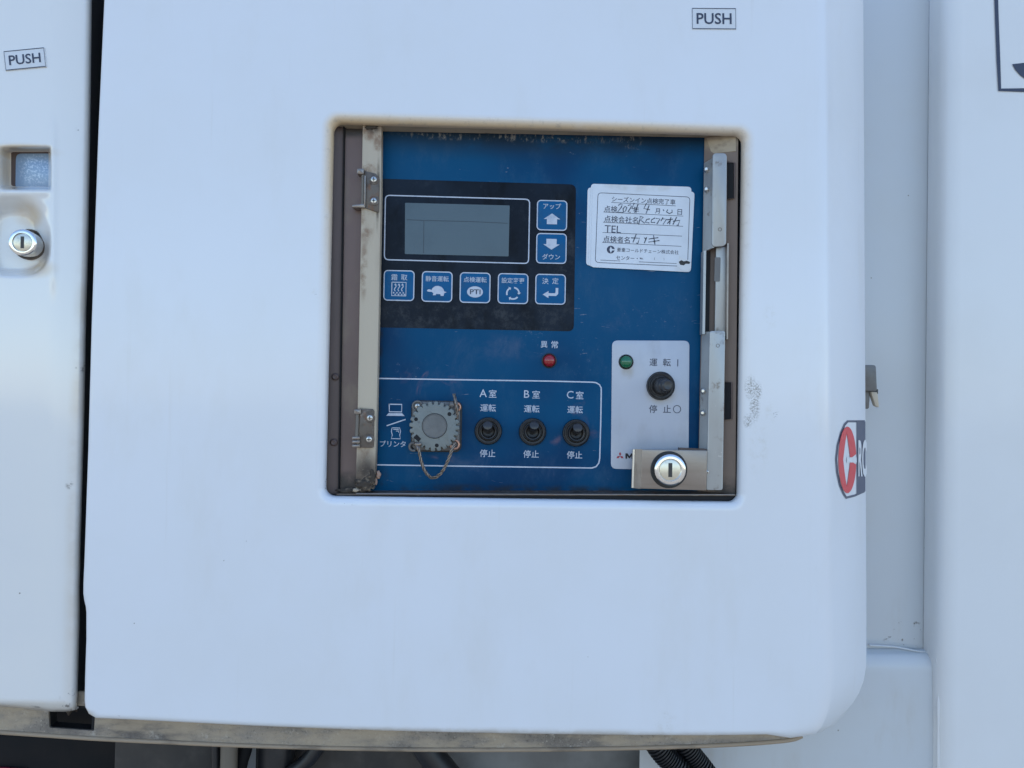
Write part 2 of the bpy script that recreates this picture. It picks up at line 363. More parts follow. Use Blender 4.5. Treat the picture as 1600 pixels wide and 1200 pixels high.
# ------------------------------------------------------------------ object helpers
def link(o, parent=None):
    COL.objects.link(o)
    if parent is not None:
        o.parent = parent
        o.matrix_parent_inverse = parent.matrix_world.inverted()
    return o
def root(name, label, cat, base, group=None):
    o = bpy.data.objects.new(name, None)
    o.empty_display_size = 0.02
    COL.objects.link(o)
    o.location = base
    o.matrix_world = Matrix.Translation(base)
    o['label'] = label; o['category'] = cat
    if group: o['group'] = group
    return o
def tag(o, label, cat, group=None):
    o['label'] = label; o['category'] = cat
    if group: o['group'] = group
    return o
def mk(name, verts, faces, material, parent=None, sharp=35, wn=False, recalc=True):
    me = bpy.data.meshes.new(name)
    me.from_pydata([tuple(v) for v in verts], [], faces)
    if recalc:
        bm = bmesh.new(); bm.from_mesh(me)
        bmesh.ops.recalc_face_normals(bm, faces=bm.faces)
        bm.to_mesh(me); bm.free()
    me.polygons.foreach_set('use_smooth', [True]*len(me.polygons))
    if sharp: me.set_sharp_from_angle(angle=RAD(sharp))
    me.materials.append(M[material])
    o = bpy.data.objects.new(name, me)
    link(o, parent)
    if wn:
        md = o.modifiers.new('normals', 'WEIGHTED_NORMAL'); md.keep_sharp = True; md.weight = 100
    return o
def offset(loop, dist):
    """offset a closed XZ loop inward (dist > 0)"""
    n = len(loop)
    area = sum(loop[i][0]*loop[(i+1) % n][1]-loop[(i+1) % n][0]*loop[i][1] for i in range(n))
    s = 1 if area > 0 else -1
    out = []
    for i in range(n):
        a, b, c = Vector(loop[i-1]), Vector(loop[i]), Vector(loop[(i+1) % n])
        d1, d2 = (b-a), (c-b)
        if d1.length < 1e-9: d1 = d2
        if d2.length < 1e-9: d2 = d1
        n1 = Vector((-d1.y, d1.x)).normalized()*s; n2 = Vector((-d2.y, d2.x)).normalized()*s
        nn = n1+n2
        if nn.length < 1e-6: nn = n1
        nn.normalize()
        k = min(1.0/max(nn.dot(n1), 0.4), 2.0)
        q = b+nn*dist*k
        out.append((q.x, q.y))
    return out
def rr(corners, r, d, seg=5):
    """rounded quad from photo corner points TL TR BR BL at depth d; r in photo pixels"""
    pts = XZ(corners, d); r = r*S(d); out = []
    for i in range(4):
        a, b, c = Vector(pts[i-1]), Vector(pts[i]), Vector(pts[(i+1) % 4])
        u = (a-b).normalized(); v = (c-b).normalized()
        p, q = b+u*r, b+v*r
        for k in range(seg+1):
            t = k/seg
            w = p*(1-t)**2 + b*2*t*(1-t)*0.9 + b*0.1*2*t*(1-t) + q*t*t
            out.append((w.x, w.y))
    return out
def box4(cx, cy, w, h, d=None):
    """photo corners of an upright rectangle centred on a photo point"""
    c = P(cx, cy, d or 0); s = S(d or 0)
    return c, w*s/2, h*s/2
def rect(cx, cy, w, h, r, d, seg=5):
    """upright rounded rectangle, in world axes, centred on a photo point"""
    c, hx, hz = box4(cx, cy, w, h, d); r = r*S(d); out = []
    for (sx, sz, a0) in ((-1, 1, 90), (1, 1, 0), (1, -1, -90), (-1, -1, -180)):
        for k in range(seg+1):
            a = RAD(a0 + 90*(1-k/seg))
            out.append((c.x+sx*(hx-r)+r*math.cos(a), c.z+sz*(hz-r)+r*math.sin(a)))
    return out
def circ(cx, cy, r, d, n=32, sq=1.0):
    c = P(cx, cy, d); r = r*S(d)
    return [(c.x+r*math.cos(2*math.pi*k/n), c.z+r*sq*math.sin(2*math.pi*k/n)) for k in range(n)]
def slab(name, loop, y0, y1, material, parent=None, bevel=0.0, seg=2, sharp=35):
    n = len(loop); vs = []; rings = []
    if bevel:
        for k in range(seg+1):
            a = math.pi/2*k/seg
            l = offset(loop, bevel*(1-math.sin(a)))
            rings.append([(x, y0+bevel*(1-math.cos(a)), z) for x, z in l])
    else:
        rings.append([(x, y0, z) for x, z in loop])
    rings.append([(x, y1, z) for x, z in loop])
    fs = []
    for r in rings: vs += r
    for k in range(len(rings)-1):
        for i in range(n):
            j = (i+1) % n
            fs.append((k*n+i, k*n+j, (k+1)*n+j, (k+1)*n+i))
    fs.append(tuple(range(n))[::-1])
    fs.append(tuple(range((len(rings)-1)*n, len(rings)*n)))
    return mk(name, vs, fs, material, parent, sharp)
def plate(name, outer, holes, y0, y1, material, parent=None):
    """flat sheet with holes, given thickness"""
    bm = bmesh.new(); edges = []
    for loop in [outer]+holes:
        v = [bm.verts.new((x, y0, z)) for x, z in loop]
        for i in range(len(v)): edges.append(bm.edges.new((v[i], v[(i+1) % len(v)])))
    bmesh.ops.triangle_fill(bm, use_beauty=True, edges=edges)
    r = bmesh.ops.extrude_face_region(bm, geom=list(bm.faces))
    bmesh.ops.translate(bm, verts=[g for g in r['geom'] if isinstance(g, bmesh.types.BMVert)], vec=(0, y1-y0, 0))
    bmesh.ops.recalc_face_normals(bm, faces=bm.faces)
    me = bpy.data.meshes.new(name); bm.to_mesh(me); bm.free()
    me.materials.append(M[material])
    o = bpy.data.objects.new(name, me); link(o, parent)
    return o
def flat(name, polys, y, material, parent=None):
    """thin print: a list of XZ polygons at depth y"""
    vs, fs = [], []
    for p in polys:
        b = len(vs); vs += [(x, y, z) for x, z in p]; fs.append(tuple(range(b, b+len(p))))
    o = mk(name, vs, fs, material, parent, sharp=None, recalc=False)
    return o
def stroke(name, lines, width, y, material, parent=None, closed=False):
    """thin printed lines: XZ polylines, width in metres"""
    vs, fs = [], []
    for pl in lines:
        n = len(pl); b = len(vs)
        for i in range(n):
            p = Vector(pl[i])
            a = Vector(pl[i-1] if (i > 0 or closed) else pl[i]); c = Vector(pl[(i+1) % n] if (i < n-1 or closed) else pl[i])
            t = (c-a)
            t = t.normalized() if t.length > 1e-9 else Vector((1, 0))
            nn = Vector((-t.y, t.x))*width/2
            vs += [(p.x+nn.x, y, p.y+nn.y), (p.x-nn.x, y, p.y-nn.y)]
        for i in range(n if closed else n-1):
            j = (i+1) % n
            fs.append((b+2*i, b+2*i+1, b+2*j+1, b+2*j))
    return mk(name, vs, fs, material, parent, sharp=None, recalc=False)
def text(name, body, cx, cy, d, material, parent, w=None, h=None, axis=None, off=0.0, lift=0.00018, sx=1.0, shear=0.0, place=None):
    k = bpy.data.curves.new('t', 'FONT'); k.body = body; k.size = 1.0; k.offset = off; k.resolution_u = 3; k.shear = shear
    o = bpy.data.objects.new('t', k); COL.objects.link(o)
    dg = bpy.context.evaluated_depsgraph_get()
    me = bpy.data.meshes.new_from_object(o.evaluated_get(dg))
    bpy.data.objects.remove(o); bpy.data.curves.remove(k)
    xs = [v.co.x for v in me.vertices]; ys = [v.co.y for v in me.vertices]
    x0, x1, y0, y1 = min(xs), max(xs), min(ys), max(ys)
    sc = (w/(x1-x0) if w else h/(y1-y0))
    scx = sc*sx
    if w and h: sc = h/(y1-y0)
    for v in me.vertices:
        px_, py_ = (v.co.x-(x0+x1)/2)*scx, (v.co.y-(y0+y1)/2)*sc
        if place:
            v.co = place(cx+px_, cy-py_)
        else:
            c = P(cx, cy, d); s = S(d)
            ax = Vector((1, 0, 0)) if axis is None else axis
            az = Vector((-ax.z, 0, ax.x))
            q = c + ax*px_*s + az*py_*s
            v.co = (q.x, d-lift, q.z)
    me.name = name
    me.materials.clear(); me.materials.append(M[material])
    o = bpy.data.objects.new(name, me); link(o, parent)
    return o
def pxaxis(a, b, d):
    v = P(*b, d)-P(*a, d); v.y = 0
    return v.normalized()
def lathe(name, c, prof, material, parent=None, n=32, axis=None, sharp=35):
    """revolve (radius, distance) about an axis through c; the axis points towards the viewer by default"""
    ax = Vector((0, -1, 0)) if axis is None else axis.normalized()
    u = ax.cross(Vector((0.31, 0.2, 1))).normalized(); v = ax.cross(u)
    vs, fs = [], []
    for (r, h) in prof:
        for k in range(n):
            a = 2*math.pi*k/n
            vs.append(Vector(c)+ax*h+u*r*math.cos(a)+v*r*math.sin(a))
    for i in range(len(prof)-1):
        for k in range(n):
            j = (k+1) % n
            fs.append((i*n+k, i*n+j, (i+1)*n+j, (i+1)*n+k))
    fs.append(tuple(range(n))); fs.append(tuple(range((len(prof)-1)*n, len(prof)*n)))
    return mk(name, vs, fs, material, parent, sharp)
def spline(pts, n):
    """Catmull-Rom through 3D points"""
    pts = [Vector(p) for p in pts]
    q = [pts[0]*2-pts[1]]+pts+[pts[-1]*2-pts[-2]]
    out = []
    for i in range(1, len(q)-2):
        for k in range(n):
            t = k/n
            a, b, c, d_ = q[i-1], q[i], q[i+1], q[i+2]
            out.append(0.5*((2*b)+(c-a)*t+(2*a-5*b+4*c-d_)*t*t+(3*b-a-3*c+d_)*t**3))
    out.append(pts[-1])
    return out
def tube_data(pts, rad, n=10):
    vs, fs = [], []
    ref = Vector((0.13, 0.9, 0.2)).normalized()
    for i, p in enumerate(pts):
        t = (pts[min(i+1, len(pts)-1)]-pts[max(i-1, 0)]).normalized()
        u = t.cross(ref).normalized(); v = t.cross(u)
        r = rad(i) if callable(rad) else rad
        for k in range(n):
            a = 2*math.pi*k/n
            vs.append(p+u*r*math.cos(a)+v*r*math.sin(a))
    for i in range(len(pts)-1):
        for k in range(n):
            j = (k+1) % n
            fs.append((i*n+k, i*n+j, (i+1)*n+j, (i+1)*n+k))
    fs.append(tuple(range(n))); fs.append(tuple(range((len(pts)-1)*n, len(pts)*n)))
    return vs, fs
def tube(name, pts, rad, material, parent=None, n=10, sharp=60):
    vs, fs = tube_data(pts, rad, n)
    return mk(name, vs, fs, material, parent, sharp)
def rope(name, pts, material, parent, strands=3, r=0.0005, pitch_len=0.010):
    vs, fs = [], []
    L = 0.0; ref = Vector((0.13, 0.9, 0.2)).normalized(); ph = [0.0]
    for i in range(1, len(pts)):
        L += (pts[i]-pts[i-1]).length; ph.append(L)
    for s in range(strands):
        q = []
        for i, p in enumerate(pts):
            t = (pts[min(i+1, len(pts)-1)]-pts[max(i-1, 0)]).normalized()
            u = t.cross(ref).normalized(); v = t.cross(u)
            a = 2*math.pi*(s/strands+ph[i]/pitch_len)
            q.append(p+(u*math.cos(a)+v*math.sin(a))*r*1.2)
        a, b = tube_data(q, r, 6)
        o = len(vs); vs += a; fs += [tuple(x+o for x in f) for f in b]
    return mk(name, vs, fs, material, parent, 60)
def boxy(name, x0, x1, y0, y1, z0, z1, material, parent=None, bevel=0.0):
    return slab(name, [(x0, z1), (x1, z1), (x1, z0), (x0, z0)], y0, y1, material, parent, bevel)
def lump(name, c, r, material, parent, seed=0, sq=(1, 1, 1), amp=0.45, sub=3):
    bm = bmesh.new(); bmesh.ops.create_icosphere(bm, subdivisions=sub, radius=1.0)
    for v in bm.verts:
        k = 1+amp*mnoise.fractal(v.co*1.7+Vector((seed*7.1, seed*3.3, 0)), 0.8, 2.0, 4)
        v.co = Vector((v.co.x*sq[0], v.co.y*sq[1], v.co.z*sq[2]))*k*r+Vector(c)
    me = bpy.data.meshes.new(name); bm.to_mesh(me); bm.free()
    me.polygons.foreach_set('use_smooth', [True]*len(me.polygons))
    me.materials.append(M[material])
    return link(bpy.data.objects.new(name, me), parent)
def sstep(a, b, x):
    t = min(max((x-a)/(b-a), 0), 1)
    return t*t*(3-2*t)

# ------------------------------------------------------------------ ground (out of the frame below; sends warm light up)
g = mk('ground', [(-60, -80, 0), (60, -80, 0), (60, 80, 0), (-60, 80, 0)], [(0, 1, 2, 3)], 'ground')
g['kind'] = 'structure'

# ------------------------------------------------------------------ truck body behind the unit
body = root('truck_body', 'white painted truck box body with a recessed channel, behind the big white cover', 'truck body', (0.4, 0.6, 0.7))
boxy('body_box', -0.9, 1.6, 0.145, 2.2, 1.05, 3.3, 'body', body, 0.01)
def prof_panel(name, x0, x1, prof, z_top, z_bot, material, parent):
    """upright sheet whose plan section is prof [(x, y)...]"""
    n = len(prof); vs = [(x, y, z_top) for x, y in prof]+[(x, y, z_bot) for x, y in prof]
    fs = [(i, i+1, n+i+1, n+i) for i in range(n-1)]
    return mk(name, vs, fs, material, parent, 50)
zt, zb = 1.80, 1.02
# recessed panel (upper): back of the channel
xa, xb = P(1240, 600, 0.112).x, P(1472, 600, 0.112).x
zl = P(1420, 1019, 0.108).z
slab('recessed_panel', [(xa, zt), (xb, zt), (xb, zl-0.004), (xa, zl-0.004)], 0.112, 0.144, 'body', body, 0.002)
# pillar: proud, rounded left edge
def pillar_prof():
    x0 = P(1460, 600, 0.10).x; out = [(x0, 0.1115), (x0+0.0003, 0.103)]
    R_ = 0.011
    for k in range(9):
        a = RAD(90*k/8)
        out.append((x0+0.0005+R_*(1-math.cos(a))*1.2, 0.089+R_*(1-math.sin(a))))
    out += [(x0+0.10, 0.0885), (x0+0.40, 0.0885), (x0+0.41, 0.12)]
    return out
pil = prof_panel('pillar_panel', 0, 0, pillar_prof(), zt, zb, 'pillar', body)
# lower panel, proud of the channel, with a sloping ledge on top
def lower_panel():
    x0, x1 = P(1000, 1100, 0.10).x, P(1466, 1100, 0.10).x
    pr = [(0.1115, zl+0.0015), (0.109, zl+0.0008)]
    for k in range(9):
        a = RAD(90*k/8)
        pr.append((0.100+0.008*(1-math.sin(a)), zl-0.0135+0.0135*math.cos(a)))
    pr += [(0.0985, zl-0.05), (0.0975, zb), (0.143, zb)]
    vs = [(x0, y, z) for y, z in pr]+[(x1, y, z) for y, z in pr]; n = len(pr)
    return mk('lower_panel', vs, [(i, i+1, n+i+1, n+i) for i in range(n-1)], 'body', body, 50)
lower_panel()
# sealant bead in the corner of the channel
tube('sealant_bead', spline([P(1358, 1008, 0.108), P(1400, 1011, 0.108), P(1440, 1018, 0.108), P(1460, 1014, 0.108), P(1462, 990, 0.108)], 6), 0.0008, 'body', body, 8)
tube('weld_seam', spline([P(1464, 1028, 0.097), P(1467, 1060, 0.096), P(1466, 1120, 0.095), P(1466, 1230, 0.095)], 6), lambda i: 0.0013+0.0003*math.sin(i*1.3), 'pillar', body, 8)
lathe('dimple', P(1447, 856, 0.112), [(0.0016, -0.001), (0.0016, 0.0003), (0.0008, 0.0006)], 'slot', body, 12)
# lettering frame on the pillar
stroke('decal_outline', [XZ([(1556, -40), (1558, 30), (1560.5, 95), (1562.5, 140), (1600, 140.5), (1700, 138)], 0.088)], 6*S(0.088), 0.0882, 'ink', body)
flat('decal_letter', [XZ([(1582, 100), (1600, 98), (1650, 95), (1650, 130), (1618, 130), (1605, 125), (1595, 118), (1587, 109)], 0.088)], 0.0882, 'ink', body)

# keeper hook on the channel beside the cover
hook = root('latch_keeper', 'small bent metal latch keeper sticking out beside the cover edge', 'latch', P(1362, 640, 0.11))
slab('keeper_block', rr([(1346, 570), (1369, 570.5), (1371, 611), (1346, 611)], 4, 0.075), 0.075, 0.113, 'conn', hook, 0.0007)
slab('keeper_tab', rr([(1348, 611), (1360, 611), (1358, 639), (1348, 639)], 3, 0.080), 0.080, 0.086, 'conn', hook, 0.0005)
slab('keeper_tongue', rr([(1361, 612), (1371, 613), (1374, 637), (1368, 634)], 2, 0.078), 0.078, 0.082, 'cream', hook, 0.0003)
slab('keeper_stem', rr([(1350, 608), (1372, 608), (1372, 616), (1350, 616)], 1, 0.084), 0.084, 0.112, 'slot', hook)

# ------------------------------------------------------------------ black plate added for the shade in the gap, and a bearer
inner = root('gap_backing', 'added black plate standing for the shade in the narrow gap between the two white covers, with a bearer', 'frame', P(140, 1120, 0.07))
boxy('gap_shade_plate', P(0, 600, 0.07).x, P(330, 600, 0.07).x, 0.062, 0.100, P(140, 1085, 0.07).z, zt, 'void', inner)
boxy('bearer', P(-80, 600, 0.05).x, P(1150, 600, 0.05).x, 0.045, 0.144, P(500, 1150, 0.05).z, P(500, 1085, 0.05).z, 'dark', inner)

# ------------------------------------------------------------------ big white cover with the opening
cover = root('unit_cover', 'large white moulded cover with a square opening, rounded right edge and scuffs', 'cover', P(740, 1150, 0.03))
TH = RAD(46); RF = 0.025
BASE = []      # (photo x, photo y, weight of the wide right-hand chamfer, photo point of the outer silhouette)
for (x, y) in [(173, -90), (169.5, 0), (165, 100), (160.5, 200), (157, 300), (153.5, 400), (150, 500), (147.3, 600), (144.6, 700), (141.2, 800), (138.8, 870), (137, 912), (136.8, 928), (138.2, 938), (140.5, 948), (141.5, 958), (141.5, 1000), (139.6, 1060), (138.8, 1095), (139.5, 1104), (143, 1111), (150, 1115)]:
    BASE.append((x, y, 0, None))
for (x, y) in [(200, 1117), (300, 1122), (400, 1127), (500, 1131), (600, 1134.5), (700, 1137), (800, 1139), (900, 1140.5), (1000, 1141.5), (1090, 1142), (1150, 1141.5)]:
    BASE.append((x, y, 0, None))
BASE += [(1200, 1140.5, 0, None), (1224, 1140, 0.04, (1234, 1151)), (1242, 1137.5, 0.12, (1262, 1149)), (1254, 1132, 0.25, (1284, 1143.5)), (1262, 1124, 0.40, (1302, 1132)),
         (1266.5, 1112, 0.55, (1317.5, 1116)), (1269, 1098, 0.70, (1331, 1101)), (1270, 1082, 0.82, (1341.5, 1084)), (1270, 1062, 0.93, (1349, 1064)), (1269.5, 1040, 1, (1352.5, 1042)), (1269, 1010, 1, (1353, 1010))]
for y in (960, 860, 760, 660, 560, 460, 360, 260, 160, 60, -40, -90):
    BASE.append((1268-(960-y)/100.0, y, 1, (1353-(960-y)/190.0, y)))
SIDE = []
def cover_shell():
    base = XZ([(b[0], b[1]) for b in BASE], 0.0); wgt = [b[2] for b in BASE]
    n = len(base)
    # outward direction per point
    ins = offset(base, 0.001)
    nor = [(Vector(b)-Vector(i)).normalized() for b, i in zip(base, ins)]
    fil = 0.0042
    pa, pb = [], []     # plain edge profile, right-hand profile: (outward, back)
    for k in range(7):
        a = RAD(90*k/6)
        pa.append((fil*math.sin(a), fil*(1-math.cos(a))))
        b_ = TH*k/6
        pb.append((RF*math.sin(b_), RF*(1-math.cos(b_))))
    e = pb[-1]
    for k, t in enumerate((0.016, 0.034, 0.051, 0.068)):
        pb.append((e[0]+math.cos(TH)*t, e[1]+math.sin(TH)*t)); pa.append((fil, fil+0.006*(k+1)))
    e = pb[-1]
    for k in range(1, 5):
        a = TH+(RAD(90)-TH)*k/4
        pb.append((e[0]+0.010*(math.sin(a)-math.sin(TH)), e[1]+0.010*(math.cos(TH)-math.cos(a)))); pa.append((fil, fil+0.024+0.002*k))
    pb.append((pb[-1][0], 0.100)); pa.append((fil, 0.044))
    rings = []
    fe = pb[10]; fa = pa[10]            # end of the sloping face
    for (oa, da), (ob, db) in zip(pa, pb):
        rg = []
        for b, nn, (bx, by, w, sil) in zip(base, nor, BASE):
            off = oa+(ob-oa)*w; dep = da+(db-da)*w
            if sil is None:
                rg.append((b[0]+nn.x*off, dep, b[1]+nn.y*off))
            else:
                end_off = fa[0]+(fe[0]-fa[0])*w; end_dep = (fa[1]*(1-w)+fe[1]*w)*min(1.0, 0.3+2.8*w)
                e_ = P(*sil, end_dep)
                f_ = off/end_off
                rg.append((b[0]+(e_.x-b[0])*f_, dep, b[1]+(e_.z-b[1])*f_))
        rings.append(rg)
    iy = [k for k, b in enumerate(BASE) if b[2] == 1 and b[1] in (860, 560)]
    SIDE.extend([Vector(rings[6][iy[0]]), Vector(rings[10][iy[0]]), Vector(rings[6][iy[1]])])
    # opening
    hole = []
    r = 0.0058
    for (sx, sz, a0) in ((-1, 1, 90), (1, 1, 0), (1, -1, -90), (-1, -1, -180)):
        for k in range(9):
            a = RAD(a0+90*(1-k/8))
            hx = OX0+r if sx < 0 else OX1-r; hz = OZ1-r if sz > 0 else OZ0+r
            hole.append((hx+r*math.cos(a), hz+r*math.sin(a)))
    hr = []
    R_ = 0.0048
    for k in range(8):
        a = RAD(90*k/7)
        l = offset(hole, -R_*(1-math.sin(a)))
        hr.append([(x, R_*(1-math.cos(a)), z) for x, z in l])
    hr.append([(x, 0.0068, z) for x, z in hole])
    hr.append([(x, 0.0068, z) for x, z in offset(hole, -0.004)])
    bm = bmesh.new()
    def ring(pts): return [bm.verts.new(p) for p in pts]
    def bridge(a, b):
        k = len(a)
        for i in range(k):
            bm.faces.new((a[i], a[(i+1) % k], b[(i+1) % k], b[i]))
    sup_o = ring([(x, 0, z) for x, z in offset(base, 0.0015)])
    ro = [ring(q) for q in rings]
    bridge(sup_o, ro[0])
    for i in range(len(ro)-1): bridge(ro[i], ro[i+1])
    sup_i = ring([(x, 0, z) for x, z in offset(hole, -R_-0.0012)])
    ri = [ring(q) for q in hr]
    bridge(ri[0], sup_i)
    for i in range(len(ri)-1): bridge(ri[i], ri[i+1])
    bm.edges.ensure_lookup_table()
    ed = []
    for rg in (sup_o, sup_i):
        for i in range(len(rg)):
            ed.append(bm.edges.get((rg[i], rg[(i+1) % len(rg)])))
    bmesh.ops.triangle_fill(bm, use_beauty=True, edges=ed)
    bmesh.ops.recalc_face_normals(bm, faces=bm.faces)
    me = bpy.data.meshes.new('cover_shell'); bm.to_mesh(me); bm.free()
    me.polygons.foreach_set('use_smooth', [True]*len(me.polygons))
    me.set_sharp_from_angle(angle=RAD(60))
    me.materials.append(M['cover'])
    o = bpy.data.objects.new('cover_shell', me); link(o, cover)
    md = o.modifiers.new('normals', 'WEIGHTED_NORMAL'); md.keep_sharp = True; md.weight = 100
    return o
cover_shell()
# maker's decal on the chamfered right side: points are carried onto that sloping face
_o = SIDE[0]
_n = (SIDE[1]-SIDE[0]).cross(SIDE[2]-SIDE[0]).normalized()
if _n.y > 0: _n = -_n
def side_pt(x, y, lift=0.0003):
    r = ray(x, y)
    t = (_o-EYE).dot(_n)/r.dot(_n)
    return EYE+r*t+_n*lift
def sflat(name, polys, material, parent, lift):
    vs, fs = [], []
    for p in polys:
        b = len(vs); vs += [side_pt(x, y, lift) for x, y in p]; fs.append(tuple(range(b, b+len(p))))
    return mk(name, vs, fs, material, parent, None, recalc=False)
dec_out = [(1350.5, 656.5), (1323, 656.7), (1318, 662), (1312, 676), (1307, 695), (1304.5, 717), (1306, 738), (1310.5, 759), (1316, 772), (1321, 779.5), (1335, 776), (1350.5, 769)]
dec_in = [(1350.5, 660), (1324, 660), (1319.5, 665), (1314, 678), (1309, 696), (1307, 717), (1308.5, 738), (1312.5, 757), (1317.5, 769), (1321.8, 775.5), (1335, 772), (1350.5, 765)]
decal = sflat('maker_decal', [dec_out], 'greyblue', cover, 0.0003)
decal['label'] = 'red emblem decal wrapped round the cover edge'
sflat('decal_ground', [dec_in], 'white', decal, 0.0005)
sflat('decal_field', [[(1336.8, 658.5), (1350.6, 658.5), (1350.6, 767.5), (1336.8, 773)]], 'greyblue', decal, 0.0007)
C0, CA, CB = (1322.2, 718.5), 14.0, 52.0
ring_o = [(C0[0]+CA*math.cos(RAD(a)), C0[1]+CB*math.sin(RAD(a))) for a in range(8, 353, 6)]
quads = []
dia = lambda t: (C0[0]-1.0+5.5*math.cos(t)*abs(math.cos(t))**0.8 if True else 0, C0[1]+41*math.sin(t)*abs(math.sin(t))**0.8)
ang = [RAD(a) for a in range(8, 353, 6)]
emb = []
for i in range(len(ang)-1):
    a, b = ang[i], ang[i+1]
    emb.append([(C0[0]+CA*math.cos(a), C0[1]+CB*math.sin(a)), (C0[0]+CA*math.cos(b), C0[1]+CB*math.sin(b)), dia(b), dia(a)])
sflat('emblem', emb, 'red', decal, 0.0008)
sflat('emblem_slot', [[(1321, 714.5), (1336.6, 714.5), (1336.6, 722.5), (1321, 722.5)]], 'white', decal, 0.0009)
text('lettering', 'RC', 1345.4, 716, 0, 'white', decal, w=13.0, h=58, off=0.035, place=lambda x, y: side_pt(x, y, 0.0010))

def push_label(parent, c, hw, hh, axis, d, txt_w):
    cw = P(*c, d); s = S(d)
    az = Vector((-axis.z, 0, axis.x))
    def q(a, b):
        v = cw+axis*a*s+az*b*s
        return (v.x, v.z)
    lab = slab('push_label', [q(-hw, hh), q(hw, hh), q(hw, -hh), q(-hw, -hh)], d-0.0003, d+0.001, 'label', parent)
    stroke('border', [[q(-hw+.8, hh-.8), q(hw-.8, hh-.8), q(hw-.8, -hh+.8), q(-hw+.8, -hh+.8)]], 1.3*s, d-0.00045, 'ink', lab, closed=True)
    text('lettering', 'PUSH', c[0], c[1], d, 'ink', lab, w=txt_w, axis=axis, off=0.012, lift=0.0005)
    return lab
push_label(cover, (1115.5, 29.5), 35.5, 17, pxaxis((1080, 30), (1151, 30.5), 0), 0.0, 56)

# ------------------------------------------------------------------ left cover (moulded, with latch pocket and lock)
side = root('side_cover', 'narrower white moulded cover with latch pocket and key lock, beside the dark gap', 'cover', P(30, 1112, 0.02))
def side_edge(y):
    pts = [(-90, 144.5), (0, 143.5), (200, 141), (400, 137.5), (500, 134.5), (640, 132), (850, 126), (930, 124.5), (960, 124.5), (1085, 121.5), (1130, 120)]
    for (a, xa_), (b, xb_) in zip(pts, pts[1:]):
        if y <= b: return xa_+(xb_-xa_)*(y-a)/(b-a)
    return pts[-1][1]
def side_bottom(x):
    return 1103.5+min(max(x, 0), 80)*0.105 if x < 96 else 1112-(x-96)**2*0.006
def side_depth(x, y, ed):
    # gentle fall to the right of a soft ridge near x = 82, then a rolled edge
    h = 0.0
    a = x-80
    h += 0.30*S(0)*(math.log(1+math.exp(a/5))*5 if a < 60 else a)
    q = (x-(ed-13))/13
    if q > 0: h += 0.007*(1-math.sqrt(max(1-min(q, 1)**2, 0)))
    # pocket
    px_ = sstep(-4, 21, x)*(1-sstep(75.5, 80.5, x))
    py_ = sstep(228, 239, y)*(1-sstep(290, 298, y))
    c = px_*py_
    h += 0.0125*c**0.8 if c > 0 else 0
    # ridge of the pocket
    h -= 0.0010*math.exp(-((y-300)/7)**2)*(1-sstep(66, 84, x))
    # bowl round the lock
    r = (abs((x-24)/58)**3+abs((y-368)/66)**3)**(1/3)
    q_ = sstep(345, 400, y)
    h += 0.0105*((1-sstep(0.45, 1.0, r))*(1-q_)+(1-sstep(0.80, 1.0, r))*q_)
    h -= 0.0010*math.exp(-((x-83)/5.0)**2)*sstep(170, 230, y)*(1-sstep(425, 470, y))
    # soft swelling down the middle
    h += 0.0012*sstep(430, 520, y)*(1-sstep(20, 78, x))*0.0
    return h
def side_shell():
    xs = [-90+i*3 for i in range(27)]
    nx = 96
    ys = []
    y = -90.0
    while y < 1112:
        ys.append(y); y += 2.0 if 218 < y < 446 else 9.0
    ys.append(1112)
    vs, fs = [], []
    rows = []; edge = []
    for j, y in enumerate(ys):
        row = []
        for i in range(nx+1):
            ed = side_edge(y)
            x = -90+(ed+90)*(i/nx)
            vv = y
            if y > 1060:
                vv = 1060+(side_bottom(x)-1060)*(y-1060)/(1112-1060)
            dep = side_depth(x, vv, ed)
            fb = (vv-(side_bottom(x)-9))/9
            if fb > 0: dep += 0.004*(1-math.sqrt(max(1-min(fb, 1)**2, 0)))
            p = P(x, vv, dep); row.append(len(vs)); vs.append((p.x, dep, p.z))
        # skirt to the back
        edge.append(Vector(vs[row[-1]]))
        rows.append(row)
    row = []
    for i in range(nx+1):
        p = vs[rows[-1][i]]; row.append(len(vs)); vs.append((p[0], 0.034, p[2]))
    rows.append(row)
    for j in range(len(rows)-1):
        for i in range(nx):
            fs.append((rows[j][i], rows[j][i+1], rows[j+1][i+1], rows[j+1][i]))
    # added black strip that puts the gap's shade along the edge
    n = len(edge); ev = [(p.x-0.0004, p.y+0.0003, p.z) for p in edge]+[(p.x-0.0004, 0.061, p.z) for p in edge]+[(p.x-0.004, 0.061, p.z) for p in edge]+[(p.x-0.004, p.y+0.0003, p.z) for p in edge]
    ef = []
    for a in range(4):
        b_ = (a+1) % 4
        ef += [(a*n+i, a*n+i+1, b_*n+i+1, b_*n+i) for i in range(n-1)]
    mk('gap_shade_strip', ev, ef, 'void', side)
    return mk('cover_shell', vs, fs, 'side', side, 60)
side_shell()
push_label(side, (39.3, 92.5), 31, 15.2, pxaxis((8.7, 95.5), (70, 89.5), 0), -0.0003, 48)
slab('pocket_seal', rr([(16, 233), (83, 233), (83, 297), (16, 297)], 7, 0.0119), 0.0119, 0.0127, 'dkbrown', side)
lat = slab('latch_plate', rr([(24.5, 239.5), (82, 239.5), (82, 297), (23.5, 297)], 9, 0.0112), 0.0112, 0.0122, 'frost', side, 0.0004)
